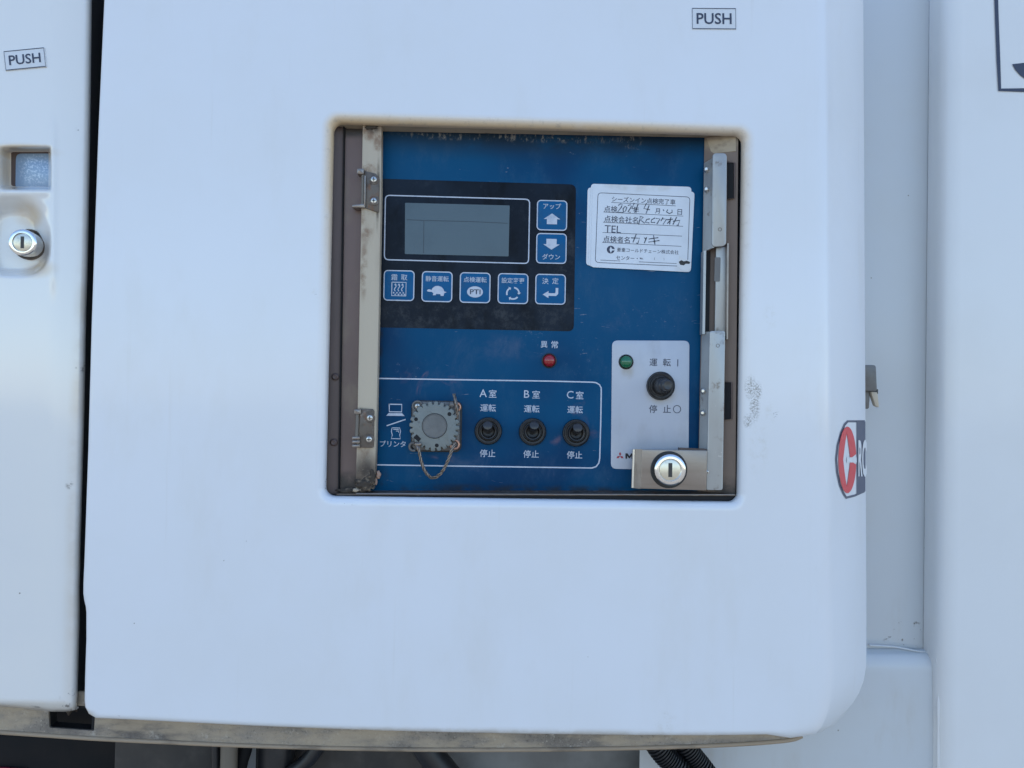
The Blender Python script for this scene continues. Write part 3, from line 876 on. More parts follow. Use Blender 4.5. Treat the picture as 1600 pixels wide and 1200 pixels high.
def key_lock(name, parent, c, tip, r, d_base, d_face, ring_m='chrome'):
    """barrel lock: body standing out of the surface, face plug and slot"""
    a, b = P(*c, d_base), P(*tip, d_face)
    ax = (b-a)
    ax2 = Vector((ax.x*0.35, ax.y, ax.z*0.35)).normalized()
    Lh = ax.length
    k = S(d_face)
    barrel = lathe(name, b-ax2*Lh, [(r*1.02*k, 0), (r*1.02*k, Lh-1.6*k), (r*0.97*k, Lh-0.5*k), (r*0.88*k, Lh), (r*0.74*k, Lh), (r*0.70*k, Lh-1.2*k), (r*0.70*k, Lh-2*k)], ring_m, parent, 40, ax2)
    pl = lathe('plug', b-ax2*3*k, [(r*0.68*k, 0), (r*0.68*k, 1.8*k), (r*0.62*k, 2.3*k)], 'plug', barrel, 32, ax2)
    u = ax2.cross(Vector((1, 0, 0))).normalized()
    u = -u if u.z < 0 else u
    w = ax2.cross(u).normalized()
    c0 = b-ax2*0.55*k
    hw, hh = r*0.13*k, r*0.46*k
    vs = [c0+w*sx*hw+u*sz*hh+ax2*t for t in (-0.4*k, 0) for sx, sz in ((-1, 1), (1, 1), (1, -1), (-1, -1))]
    mk('key_slot', vs, [(0, 1, 2, 3), (4, 5, 6, 7), (0, 1, 5, 4), (1, 2, 6, 5), (2, 3, 7, 6), (3, 0, 4, 7)], 'slot', barrel)
    return barrel
lathe('lock_collar', P(45.5, 382, 0.0090), [(24*S(0), -0.004), (24*S(0), 0.0006), (22.8*S(0), 0.0014), (21.5*S(0), 0.0008), (19*S(0), 0.0002)], 'hinge', side, 36)
key_lock('lock_barrel', side, (45, 382), (34.5, 378.5), 19.8, 0.010, -0.0020)
# torn lower corner
lump('torn_edge', P(112, 1092, 0.016), 0.0046, 'grime', side, 3, (0.75, 0.7, 1.9))

# ------------------------------------------------------------------ base rail under both covers
rail = root('base_rail', 'dirty grey metal rail with a rectangular cut-out along the bottom of the covers', 'rail', P(600, 1175, 0.012))
bot = [(-80, 1140), (0, 1145), (75, 1150), (150, 1155), (250, 1160), (350, 1164.5), (450, 1168), (550, 1170.5), (650, 1172), (750, 1172.5), (850, 1172), (950, 1170.5), (1050, 1168), (1130, 1165), (1190, 1161.5), (1235, 1157), (1253, 1151)]
top = [(1245, 1134), (900, 1100), (500, 1090), (100, 1080), (-80, 1078)]
rd = 0.0135
hole = rr([(75, 1100), (149, 1104), (147, 1142), (77, 1137)], 2, rd, 3)
rp = plate('rail_face', XZ(bot+top, rd), [hole], rd, rd+0.0015, 'rail', rail)
tube('rail_lip', spline([P(x, y-1, rd) for x, y in bot], 4), 0.0014, 'lip', rail, 8)
plate('cut_out_frame', rr([(73, 1098), (151, 1102), (149, 1144), (75, 1139)], 2, rd+0.004, 3), [rr([(76.5, 1101), (147.5, 1105), (145.5, 1141), (78.5, 1136)], 2, rd+0.004, 3)], rd+0.0016, rd+0.012, 'void', rail)

# ------------------------------------------------------------------ underneath
def px_box(name, x0, y0, x1, y1, d, back, material, parent=None, bevel=0.0):
    a, b = P(x0, y0, d), P(x1, y1, d)
    return slab(name, [(a.x, a.z), (b.x, a.z), (b.x, b.z), (a.x, b.z)], d, back, material, parent, bevel)
under = root('chassis_frame', 'dark steel chassis plates under the base rail', 'chassis', P(500, 1300, 0.16))
px_box('dark_plate', -120, 1100, 184, 1320, 0.138, 0.1448, 'dark', under)
px_box('bracket_plate', 180, 1100, 346, 1320, 0.120, 0.128, 'under', under, 0.002)
px_box('crossmember', 400, 1100, 800, 1320, 0.139, 0.1446, 'under', under, 0.003)
px_box('pale_plate', 700, 1100, 1040, 1320, 0.128, 0.138, 'underlight', under, 0.003)
lump('marker_edge', P(5, 1206, 0.136), 0.008, 'redlogo', under, 5, (2.2, 0.5, 0.5))
def strut(name, label, cat, pts, r, material, n=12, group=None):
    o = tube(name, spline(pts, 8), r, material, None, n)
    return tag(o, label, cat, group)
strut('steel_pipe', 'tan upright pipe under the base rail beside the grey bracket plate', 'pipe', [P(359, 1130, 0.105), P(358, 1180, 0.105), P(356, 1260, 0.105)], 0.0062, 'tan')
strut('drain_tube', 'thin black tube tight against the left of the tan pipe', 'tube', [P(337, 1130, 0.110), P(337, 1180, 0.110), P(338, 1260, 0.110)], 0.0032, 'hose')
strut('rubber_hose', 'smooth grey black hose leaning beside the tan pipe', 'hose', [P(392, 1130, 0.118), P(384, 1165, 0.118), P(374, 1200, 0.118), P(362, 1260, 0.118)], 0.0056, 'dark')
strut('rubber_hose', 'smooth black hose curving up to the rail beside the tan pipe and hose', 'hose', [P(520, 1130, 0.115), P(500, 1162, 0.115), P(478, 1190, 0.115), P(440, 1215, 0.115), P(390, 1235, 0.115)], 0.0058, 'hose')
strut('rubber_hose', 'thick black hose crossing in front of the crossmember', 'hose', [P(636, 1110, 0.105), P(660, 1160, 0.105), P(690, 1200, 0.105), P(740, 1260, 0.105)], 0.0100, 'hose', 16)
strut('rubber_hose', 'broad black upright hose beside the crossmember edge', 'hose', [P(430, 1110, 0.124), P(432, 1170, 0.124), P(428, 1260, 0.124)], 0.0140, 'hose', 16)
for lab, pts in (('ridged black conduit slanting down from the rail, the one near the pale plate', [P(1000, 1120, 0.055), P(1030, 1170, 0.055), P(1062, 1204, 0.055), P(1110, 1260, 0.055)]),
                 ('ridged black conduit slanting down from the rail, the one against the white body', [P(1044, 1120, 0.062), P(1072, 1168, 0.062), P(1100, 1204, 0.062), P(1140, 1260, 0.062)])):
    q = spline(pts, 60)
    o = tube('ridged_conduit', q, lambda i: 0.0068+0.0011*(1 if math.sin(i*1.05) > 0.1 else -0.3), 'hose', None, 14, 25)
    tag(o, lab, 'conduit', 'ridged conduits under the rail')

# ------------------------------------------------------------------ frame inside the opening
frame = root('opening_frame', 'stained metal frame lining the square opening around the blue panel', 'frame', P(830, 785, 0.012))
slab('backing', [(OX0-0.003, OZ1+0.003), (OX1+0.003, OZ1+0.003), (OX1+0.003, OZ0-0.003), (OX0-0.003, OZ0-0.003)], 0.0172, 0.020, 'void', frame)
def quad3(name, pts, thick, material, parent):
    """slightly thick sheet through four measured (x, y, depth) points"""
    q = [P(*p) for p in pts]
    n = (q[1]-q[0]).cross(q[3]-q[0]).normalized()
    if n.y > 0: n = -n
    vs = q+[v-n*thick for v in q]
    return mk(name, vs, [(0, 1, 2, 3), (4, 5, 6, 7), (0, 1, 5, 4), (1, 2, 6, 5), (2, 3, 7, 6), (3, 0, 4, 7)], material, parent)
quad3('top_wall', [(500, 191, 0.0070), (1172, 208, 0.0070), (1130, 215.5, 0.0160), (560, 204.5, 0.0160)], 0.001, 'beige', frame)
side_strip = quad3('side_strip', [(519, 190, 0.0105), (538.5, 190, 0.0125), (529.5, 782, 0.0125), (500, 782, 0.0105)], 0.001, 'dkbrown', frame)
quad3('hinge_channel', [(539.2, 200, 0.0135), (572, 200, 0.0135), (562, 772, 0.0135), (530.5, 770, 0.0135)], 0.001, 'brown', frame)
quad3('channel_edge', [(538.0, 192, 0.0110), (540.0, 192, 0.0135), (531.4, 775, 0.0135), (529.2, 775, 0.0110)], 0.0006, 'void', frame)
for (x, y) in ((523.8, 588.7), (521.6, 691.2)):
    lathe('rivet', P(x, y, 0.0115), [(0.0024, -0.001), (0.0024, 0.0004), (0.0020, 0.0010), (0.0013, 0.0014), (0.0006, 0.0012)], 'dkbrown', frame, 18)
# cream strip standing proud, with a wavy broken foot
cs = [(566.5, 193), (596.0, 193), (595.3, 300), (592, 480), (589.5, 600), (587.5, 690), (585.6, 752), (583, 765), (576, 762), (566, 768), (555.5, 766), (556, 740), (558.2, 660), (561.5, 480), (564.3, 330)]
strip = slab('painted_strip', XZ(cs, 0.0075), 0.0075, 0.0150, 'cream', frame, 0.0006)
lump('grime', P(570, 757, 0.0075), 0.0042, 'grime', frame, 11, (1.25, 0.35, 0.9), 0.6, 4)
lump('grime', P(549, 767, 0.010), 0.0036, 'grime', frame, 13, (2.2, 0.6, 0.6), 0.6, 3)
lump('grime', P(581, 747, 0.0075), 0.0026, 'grime', frame, 15, (0.8, 0.4, 1.6), 0.6, 3)
lump('grime', P(580, 199, 0.0075), 0.0026, 'grime', frame, 17, (1.5, 0.4, 0.6), 0.6, 3)
lump('sealant_crumb', P(591, 742, 0.012), 0.0019, 'rust', frame, 19, (0.8, 0.7, 1.3), 0.4, 3)
lump('sealant_crumb', P(587, 752, 0.012), 0.0014, 'rust', frame, 21, (0.7, 0.6, 1.8), 0.4, 3)
lump('sealant_crumb', P(556, 766, 0.006), 0.0013, 'beige', frame, 23, (1.5, 0.6, 0.8), 0.4, 3)
def phillips(parent, x, y, r, d, h=0.0014, washer=True):
    c = P(x, y, d); k = S(d); r = r*k
    if washer:
        lathe('washer', c, [(r*1.55, -0.0004), (r*1.55, 0.0003), (r*1.35, 0.0005), (r*1.0, 0.0005)], 'hinge', parent, 20)
    s = lathe('screw', c, [(r, 0), (r, h*0.45), (r*0.85, h*0.8), (r*0.5, h), (r*0.1, h*1.03)], 'screw', parent, 18)
    vs, fs = [], []
    for (hx, hz) in ((r*0.62, r*0.13), (r*0.13, r*0.62)):
        b = len(vs)
        vs += [(c.x+sx*hx, c.y-h*1.06, c.z+sz*hz) for sx, sz in ((-1, 1), (1, 1), (1, -1), (-1, -1))]
        fs.append((b, b+1, b+2, b+3))
    mk('cross_slot', vs, fs, 'slot', s, None, recalc=False)
def hinge(y0, upper):
    d = 0.0062
    if upper:
        leaf = slab('hinge', XZ([(570, 267), (587, 271), (592.5, 279), (592, 330), (590.5, 331.5), (570, 325)], d), d, d+0.0014, 'hinge', frame, 0.0004)
        phillips(leaf, 584.3, 281, 5.0, d); phillips(leaf, 584.3, 314.2, 5.0, d)
        slab('knuckle', rr([(557.5, 263), (568.5, 263), (568.5, 272), (557.5, 271.5)], 2, d-0.002), d-0.002, d+0.005, 'steel', leaf, 0.0008)
        slab('knuckle', rr([(550, 320), (570, 318), (571, 324.5), (549.5, 324)], 2, d-0.001), d-0.001, d+0.006, 'steel', leaf, 0.0006)
        tube('pin', [P(566.8, 266, d), P(566.6, 295, d), P(566, 322, d)], 0.0008, 'tan', leaf, 8)
        slab('leaf_edge', rr([(568.6, 274), (571.6, 274), (571.2, 322), (568.2, 321)], 0.5, d-0.0012), d-0.0012, d+0.002, 'steel', leaf, 0.0003)
    else:
        leaf = slab('hinge', XZ([(562.5, 638.5), (582, 639), (584.5, 642), (583.8, 698), (582.5, 700), (560, 699.5)], d), d, d+0.0014, 'hinge', frame, 0.0004)
        phillips(leaf, 578.3, 653, 5.0, d); phillips(leaf, 577, 686.3, 5.0, d)
        slab('knuckle', rr([(553, 639.5), (564, 639.5), (564, 647.5), (553, 647)], 2, d-0.002), d-0.002, d+0.005, 'steel', leaf, 0.0008)
        for yy in (684.5, 690.5, 697):
            slab('knuckle', rr([(549.5, yy-2.4), (562, yy-2.4), (562, yy+2.4), (550, yy+2.4)], 1.5, d-0.002), d-0.002, d+0.005, 'steel', leaf, 0.0006)
        tube('pin', [P(558.5, 645, d), P(558, 665, d), P(557, 684, d)], 0.0011, 'tan', leaf, 8)
hinge(263, True); hinge(639, False)
# sloping right flange with two dark slots
fl = quad3('side_flange', [(1101, 205, 0.0152), (1153.5, 205, 0.0085), (1149, 784, 0.0085), (1090, 784, 0.0152)], 0.001, 'flange', frame)
def flange_slot(x0, x1, y0, y1):
    def dep(x): return 0.0152+(x-1101)/(1153.5-1101)*(0.0085-0.0152)
    o = [(x0, y0), (x1, y0+1.5), (x1, y1-1.5), (x0, y1)]
    quad3('flange_slot', [(x, y, dep(x+4)-0.0011) for x, y in o], 0.0006, 'void', fl)
    for (a, b) in zip(o, o[1:]+o[:1]):
        pass
    tube('slot_rim', [P(x, y, dep(x+4)-0.0012) for x, y in o+o[:1]], 0.0005, 'dkbrown', fl, 6)
flange_slot(1135, 1147.5, 253, 311)
flange_slot(1131, 1143, 596, 656)
quad3('corner_gusset', [(1104, 216, 0.0145), (1150, 209, 0.0078), (1150, 236, 0.0084), (1112, 240, 0.0138)], 0.0008, 'beige', frame)
# sill: thin bright edge over a dark gap
quad3('sill', [(529, 766.5, 0.0160), (1150, 766.5, 0.0160), (1152, 773.0, 0.0060), (526, 771.5, 0.0060)], 0.0008, 'hinge', frame)
tube('sill_edge', [P(556, 771.4, 0.0058), P(840, 772.4, 0.0058), P(1148, 773, 0.0058)], 0.00045, 'steel', frame, 6)
slab('sill_gasket', XZ([(500, 772.8), (1170, 774.5), (1170, 790), (500, 790)], 0.0072), 0.0072, 0.0165, 'void', frame)

# ------------------------------------------------------------------ blue control panel
panel = root('control_panel', 'blue control panel with display, buttons and switches set inside the square opening', 'control panel', P(840, 768, pd))
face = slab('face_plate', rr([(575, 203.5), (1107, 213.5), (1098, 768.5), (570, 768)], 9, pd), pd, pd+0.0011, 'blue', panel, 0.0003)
y1 = pd-0.00012          # first print layer
y2 = pd-0.00022
k = S(pd)
# display field
field = slab('display_field', rr([(570, 278.5), (900, 288.3), (896.5, 517.8), (566, 511)], 10, pd), y1, pd+0.0004, 'navy', panel)
lcd = slab('display', rr([(633, 317), (796.4, 321.2), (794.6, 400.8), (632.6, 397)], 1.5, pd), pd-0.0003, pd+0.0002, 'lcd', panel)
stroke('screen_line', [XZ([(635.5, 343.3), (661, 344.5), (735, 346.3), (793, 349)], pd), XZ([(662.4, 345), (662.1, 370), (661.8, 395.6)], pd)], 0.8*k, pd-0.00042, 'lcdline', lcd)
stroke('display_border', [rr([(602.3, 305.2), (827.6, 311.6), (825.8, 411.8), (600.6, 405.8)], 7, pd)], 1.8*k, y2, 'print', panel, closed=True)

def button(cx, cy, lines):
    b = slab('push_button', rect(cx, cy, 47, 47, 6, pd), pd-0.0006, pd+0.0002, 'button', panel, 0.0004)
    stroke('button_border', [rect(cx, cy, 46.2, 46.2, 5.6, pd)], 1.7*k, pd-0.00072, 'print', b, closed=True)
    return b
LIFT = 0.0008
def loc(cx, cy):
    """button-local: offsets in photo pixels, x right, y down, upright on the panel"""
    c = P(cx, cy, pd)
    return lambda pts: [(c.x+x*k, c.z-y*k) for x, y in pts]
yb = pd-LIFT
b = button(862.4, 336.9, 0)
text('lettering', 'アップ', 862.6, 322.8, pd, 'print', b, w=28, lift=LIFT, off=0.008)
L = loc(862.4, 336.9)
flat('icon', [L([(0, -3), (13, 6), (8, 6), (8, 14), (-8, 14), (-8, 6), (-13, 6)])], yb, 'print', b)
b = button(861.4, 388.5, 0)
text('lettering', 'ダウン', 861.0, 401.6, pd, 'print', b, w=28, lift=LIFT, off=0.008)
L = loc(861.4, 388.5)
flat('icon', [L([(0, 2), (13, -6.5), (8, -6.5), (8, -15), (-8, -15), (-8, -6.5), (-13, -6.5)])], yb, 'print', b)
b = button(623.6, 446.4, 0)
text('lettering', '霜', 616.2, 433.6, pd, 'print', b, w=9.6, lift=LIFT, off=0.006); text('lettering', '取', 631.8, 433.8, pd, 'print', b, w=9.6, lift=LIFT, off=0.006)
L = loc(623.6, 446.4)
ic = [L([(-11, -5), (11, -5), (11, 16), (-11, 16), (-11, -5)])]
for dx in (-5.5, 0, 5.5):
    ic.append(L([(dx, 9), (dx-1.6, 6.5), (dx-0.6, 4), (dx+1.2, 1.6), (dx, -1.5)]))
stroke('icon', ic, 1.5*k, yb, 'print', b)
flat('icon', [L([(dx-2, -0.3), (dx, -3.6), (dx+2, -0.3)]) for dx in (-5.5, 0, 5.5)]+[L([(dx-1.5, 11.4+e), (dx, 9.9+e), (dx+1.5, 11.4+e), (dx, 12.9+e)]) for dx, e in ((-8, 0), (-3, 0), (2, 0), (7, 0), (-5.5, 2.6), (-0.5, 2.6), (4.5, 2.6), (8.8, 2.6))], yb-0.00003, 'print', b)
b = button(683.0, 448.2, 0)
text('lettering', '静音運転', 683.2, 435.8, pd, 'print', b, w=36, lift=LIFT, off=0.006)
L = loc(683.0, 448.2)
flat('icon', [L([(-15.5, 6.5), (-14, 4.6), (-11, 4.4), (-8.5, 5.4), (-7, 2.5), (-3, -0.8), (2, -1.4), (7, 0.4), (10, 3.6), (11.3, 7.2), (15.5, 8.4), (11.5, 9.6), (10.4, 14.2), (6.0, 14.2), (5.2, 11.6), (-1.2, 11.4), (-2, 13.4), (-6.4, 13.4), (-5.6, 10.6), (-8, 8.2), (-12, 8.2), (-15, 7.6)])], yb, 'print', b)
b = button(742.3, 449.8, 0)
text('lettering', '点検運転', 742.5, 437.3, pd, 'print', b, w=36, lift=LIFT, off=0.006)
L = loc(742.3, 449.8)
flat('icon', [L([(12.4*math.cos(2*math.pi*i/28), 6.6+8.8*math.sin(2*math.pi*i/28)) for i in range(28)])], yb, 'print', b)
text('lettering', 'PTI', 742.6, 456.2, pd, 'ink', b, w=16.5, h=7.6, lift=LIFT+0.0001, off=0.012)
b = button(801.5, 451.2, 0)
text('lettering', '設定変更', 801.6, 438.6, pd, 'print', b, w=36, lift=LIFT, off=0.006)
L = loc(801.5, 451.2)
ic, ar = [], []
for a0 in (-80, 40, 160):
    ic.append(L([(9.6*math.cos(RAD(a)), 7.3+9.0*math.sin(RAD(a))) for a in range(a0, a0+81, 8)]))
    e = RAD(a0+92); f = RAD(a0+74)
    ar.append(L([(9.6*math.cos(e), 7.3+9.0*math.sin(e)), (12.8*math.cos(f), 7.3+12.2*math.sin(f)), (6.6*math.cos(f), 7.3+6.0*math.sin(f))]))
stroke('icon', ic, 2.5*k, yb, 'print', b); flat('icon', ar, yb-0.00003, 'print', b)
b = button(860.0, 452.2, 0)
text('lettering', '決', 852.0, 439.4, pd, 'print', b, w=9.8, lift=LIFT, off=0.006); text('lettering', '定', 867.6, 439.4, pd, 'print', b, w=9.8, lift=LIFT, off=0.006)
L = loc(860.0, 452.2)
flat('icon', [L([(8, -2.2), (12.2, -2.2), (12.2, 7), (9, 10.4), (-3, 10.4), (-3, 14), (-12, 8.4), (-3, 2.8), (-3, 6.2), (6.8, 6.2), (8, 5)])], yb, 'print', b)

# fault lamp
def lamp(x, y, material):
    r = 10.6*k
    lm = lathe('indicator_lamp', P(x, y, pd), [(r*1.12, 0), (r*1.12, 0.0006), (r*0.98, 0.0009), (r*0.9, 0.0006)], 'boot', panel, 28)
    lathe('lens', P(x, y, pd), [(r*0.9, 0), (r*0.9, 0.0012), (r*0.82, 0.0022), (r*0.62, 0.0031), (r*0.35, 0.0036), (r*0.08, 0.0038)], material, lm, 28)
    return lm
text('lettering', '異', 850.2, 538.2, pd, 'print', panel, w=10.6, off=0.006); text('lettering', '常', 866.7, 538.5, pd, 'print', panel, w=10.6, off=0.006)
lamp(858, 563.5, 'redlamp')['label'] = 'red fault lamp'

# lower framed group
stroke('group_outline', [XZ([(572, 591), (650, 592.2), (760, 594), (860, 595.5), (926, 597.2), (931.5, 598), (936.5, 601), (939.3, 606), (939.4, 612), (938.6, 660), (937, 716), (935.6, 723.5), (931.5, 729), (925, 731.2), (860, 730.3), (700, 728), (569, 726)], pd)], 2.0*k, y1, 'print', panel)
L = lambda pts: XZ(pts, pd)
stroke('computer_icon', [L([(608.3, 631.6), (627.8, 631.9), (627.6, 643.6), (608.3, 643.3), (608.3, 630.9)]), L([(604.2, 665.2), (633.9, 655.2)])], 1.7*k, y1, 'print', panel)
flat('computer_icon', [L([(607.2, 645.5), (628.2, 645.7), (632.3, 650), (603.6, 649.6)])], y1, 'print', panel)
stroke('printer_icon', [L([(612.2, 668.4), (624.6, 668.7), (625.8, 674), (624.6, 680), (625.6, 685.6), (611.4, 685.3), (613, 680), (611.6, 674), (612.6, 667.8)]), L([(614.5, 670.8), (623, 671)]), L([(619, 673.6), (623, 673.4), (623, 676)])], 1.2*k, y1, 'print', panel)
text('lettering', 'プリンタ', 613.9, 693.4, pd, 'print', panel, w=40, off=0.004)
for (lt, xa_, ya_, xb_, xr, yr, xs_, ysp) in (('A', 755, 614.4, 769.8, 762.7, 637.3, 761.8, 708.3), ('B', 822.9, 615.7, 837.6, 830.9, 638.8, 829.8, 709.4), ('C', 890.8, 616.8, 905.7, 898.6, 640.1, 897.7, 710.7)):
    text('lettering', lt, xa_, ya_, pd, 'print', panel, h=11.8, off=0.004)
    text('lettering', '室', xb_, ya_+0.7, pd, 'print', panel, w=12.0, off=0.006)
    text('lettering', '運転', xr, yr, pd, 'print', panel, w=24.2, off=0.006)
    text('lettering', '停止', xs_, ysp, pd, 'print', panel, w=24.2, off=0.006)
def toggle(x, y, tip, tip_d, r=20.0, cone=False):
    s = lathe('toggle_switch', P(x, y, pd), [(r*1.06*k, 0), (r*1.08*k, 0.0012), (r*1.02*k, 0.0028), (r*0.90*k, 0.0036), (r*0.78*k, 0.0034), (r*0.72*k, 0.0026)], 'boot', panel, 36)
    a = P(x, y, pd-0.0026); b_ = P(*tip, tip_d)
    ax = (b_-a).normalized(); h = (b_-a).length
    for rr_, hh_ in ((r*0.97*k, 0.0031), (r*0.69*k, 0.0040 if not cone else 0.0046)):
        q_ = P(x, y, pd-hh_)
        tube('worn_ring', [q_+Vector((math.cos(t_*0.2618)*rr_, 0, math.sin(t_*0.2618)*rr_)) for t_ in range(25)], 0.00022, 'worn', s, 6)
    if cone:
        lathe('boot', P(x, y, pd-0.002), [(r*0.80*k, 0), (r*0.78*k, 0.0018), (r*0.66*k, 0.0030), (r*0.62*k, 0.0028), (r*0.56*k, 0.0050)], 'boot', s, 32)
        lathe('lever', a, [(r*0.60*k, 0.001), (r*0.58*k, h*0.45), (r*0.50*k, h*0.62), (r*0.52*k, h*0.68), (r*0.44*k, h*0.74), (r*0.40*k, h*0.96), (r*0.30*k, h), (r*0.06*k, h-0.0003)], 'lever', s, 28, ax)
    else:
        lathe('boot', P(x, y, pd-0.002), [(r*0.70*k, 0), (r*0.68*k, 0.0030), (r*0.60*k, 0.0044), (r*0.52*k, 0.0042), (r*0.42*k, 0.0016), (r*0.2*k, 0.0010)], 'boot', s, 32)
        lathe('lever', a, [(r*0.24*k, 0), (r*0.27*k, h*0.5), (r*0.36*k, h*0.86), (r*0.35*k, h*0.95), (r*0.24*k, h), (r*0.05*k, h+0.0003)], 'lever', s, 24, ax)
    return s
toggle(762.9, 673.3, (762, 664), 0.0045)
toggle(832.0, 674.6, (835, 663.5), 0.0045)
toggle(899.9, 676.4, (903, 667.5), 0.0045)

# pale plate with main switch
plate_o = slab('switch_plate', rr([(956.3, 532), (1077, 532.4), (1075.6, 735), (954.4, 732.4)], 9, pd), pd-0.00035, pd+0.0003, 'plate', panel, 0.0001)
yl = 0.0005
lamp(978, 565.5, 'greenlamp')['label'] = 'green running lamp'
text('lettering', '運', 1020.8, 566.2, pd, 'ink', plate_o, w=12.4, lift=yl, off=0.004); text('lettering', '転', 1041.8, 566.3, pd, 'ink', plate_o, w=12.4, lift=yl, off=0.004)
stroke('lettering', [XZ([(1058.9, 561.5), (1058.7, 572.5)], pd)], 1.3*k, pd-yl, 'ink', plate_o)
text('lettering', '停', 1020.2, 639, pd, 'ink', plate_o, w=12.4, lift=yl, off=0.004); text('lettering', '止', 1041.9, 638.8, pd, 'ink', plate_o, w=12.4, lift=yl, off=0.004)
stroke('lettering', [circ(1057.6, 639.4, 5.8, pd)], 1.1*k, pd-yl, 'ink', plate_o, closed=True)
toggle(1031.8, 603, (1043.5, 602), 0.0015, 21, True)
def rhomb(cx, cy, a):
    c = P(cx, cy, pd); a = RAD(a); u = Vector((math.cos(a), math.sin(a))); v = Vector((-u.y, u.x)); s = 6.6*k
    o = Vector((c.x, c.z))
    return [tuple(o), tuple(o+u*s*0.5+v*s*0.29), tuple(o+u*s), tuple(o+u*s*0.5-v*s*0.29)]
flat('maker_emblem', [rhomb(968.6, 712.6, a) for a in (90, 210, 330)], pd-yl, 'redlogo', plate_o)
flat('lettering', [XZ([(977, 716.6), (977, 708.2), (980.2, 708.2), (983.2, 712.6), (986.2, 708.3), (989.2, 708.3), (989.2, 716.8), (986.4, 716.8), (986.4, 712.2), (983.9, 716), (982.4, 716), (979.8, 712.1), (979.8, 716.6)], pd)], pd-yl, 'black', plate_o)
text('lettering', 'ITSUBISHI', 1024, 713, pd, 'black', plate_o, w=66, h=8.4, lift=yl)

# connector with geared cap
conn = slab('connector_flange', rect(681.5, 665.5, 74, 76, 9, pd), pd-0.0024, pd+0.0005, 'conn', panel, 0.0006)
conn['label'] = 'square grey connector flange with dust cap'
slab('gasket', rect(682, 666, 79, 80, 10, pd), pd-0.0006, pd+0.0004, 'black', conn, 0.0003)
gear = []
c = P(679, 666, 0.010); kg = S(0.010)
nt_ = 24
irregular = {3: 0.0, 9: 0.0, 15: 0.0, 20: 0.0}
for i in range(nt_):
    a0 = 2*math.pi*(i+0.3)/nt_
    da = 2*math.pi/nt_
    ro = 39.0; rv = 34.0 if i % 6 not in (2,) else 37.8
    for (f, r_) in ((0.0, rv), (0.10, rv), (0.22, ro-0.6), (0.42, ro), (0.62, ro), (0.82, ro-0.6), (0.92, rv)):
        a = a0+da*f
        gear.append((c.x+r_*kg*math.cos(a), c.z+r_*kg*math.sin(a)))
cap = slab('dust_cap', gear, 0.0085, pd-0.002, 'cap', conn, 0.0007, 2, 30)
cc = P(679, 665.5, 0.0085)
lathe('cap_disc', cc, [(19.2*kg, -0.0006), (19.2*kg, 0.0003), (18.0*kg, 0.0004), (17.4*kg, -0.0002+0.0003), (17.0*kg, 0.0001), (4*kg, 0.0002)], 'capdisc', cap, 40)
tube('disc_groove', [cc+Vector((math.cos(t_*0.1309)*19.0*kg, -0.0001, math.sin(t_*0.1309)*19.0*kg)) for t_ in range(49)], 0.0003, 'boot', cap, 6)
for (x, y, s_) in ((650, 655, 3.0), (702.3, 647, 3.2), (682.5, 696, 3.0)):
    q = P(x, y, 0.0085)
    lathe('cap_hole', q, [(s_*kg, -0.001), (s_*kg, 0.00008), (s_*0.5*kg, 0.00008)], 'void', cap, 14)
q = P(651, 684.5, 0.0085)
slab('cap_notch', [(q.x+x*kg, q.z-y*kg) for x, y in ((0, -6), (7, 1), (3, 6), (-5, -1))], 0.0084, 0.009, 'void', cap)
phillips(conn, 652.5, 634.5, 4.2, pd-0.0024, washer=False)
def ring3(name, x, y, r, d, a0, a1, material, parent, rad):
    c = P(x, y, d); s = S(d)
    pts = [c+Vector((math.cos(RAD(a))*r*s, 0, math.sin(RAD(a))*r*s)) for a in range(a0, a1+1, 12)]
    return tube(name, pts, rad, material, parent, 8)
ring3('eyelet', 652.5, 634.5, 7.5, pd-0.0028, 20, 250, 'conn', conn, 0.0007)
ring3('eyelet', 710.5, 694.5, 6.6, pd-0.0048, -190, 120, 'copper', conn, 0.0008)
ring3('eyelet', 713, 636, 6.0, pd-0.0032, -70, 110, 'copper', conn, 0.0008)
ring3('eyelet', 646, 698, 6.0, pd-0.0036, 60, 300, 'conn', conn, 0.0009)
wire_pts = spline([P(650, 694, 0.008), P(654, 701, 0.006), P(657, 716, 0.006), P(662.5, 733, 0.007), P(671, 744.5, 0.008), P(680, 746, 0.008), P(690, 738, 0.007), P(699, 722, 0.006), P(705.5, 705, 0.006), P(711, 692, 0.0075)], 14)
rope('lanyard', wire_pts, 'wire', conn)
rope('lanyard', spline([P(709.5, 616, 0.012), P(712, 626, 0.009), P(713.5, 636, 0.008), P(714.5, 648, 0.009), P(713, 656, 0.011)], 12), 'wire', conn)
lump('crimp', P(653, 694.5, 0.0075), 0.0019, 'wire', conn, 31, (1.3, 0.8, 0.9), 0.4, 2)
lump('crimp', P(706, 632, 0.0085), 0.0016, 'conn', conn, 33, (1.2, 0.8, 1.2), 0.4, 2)

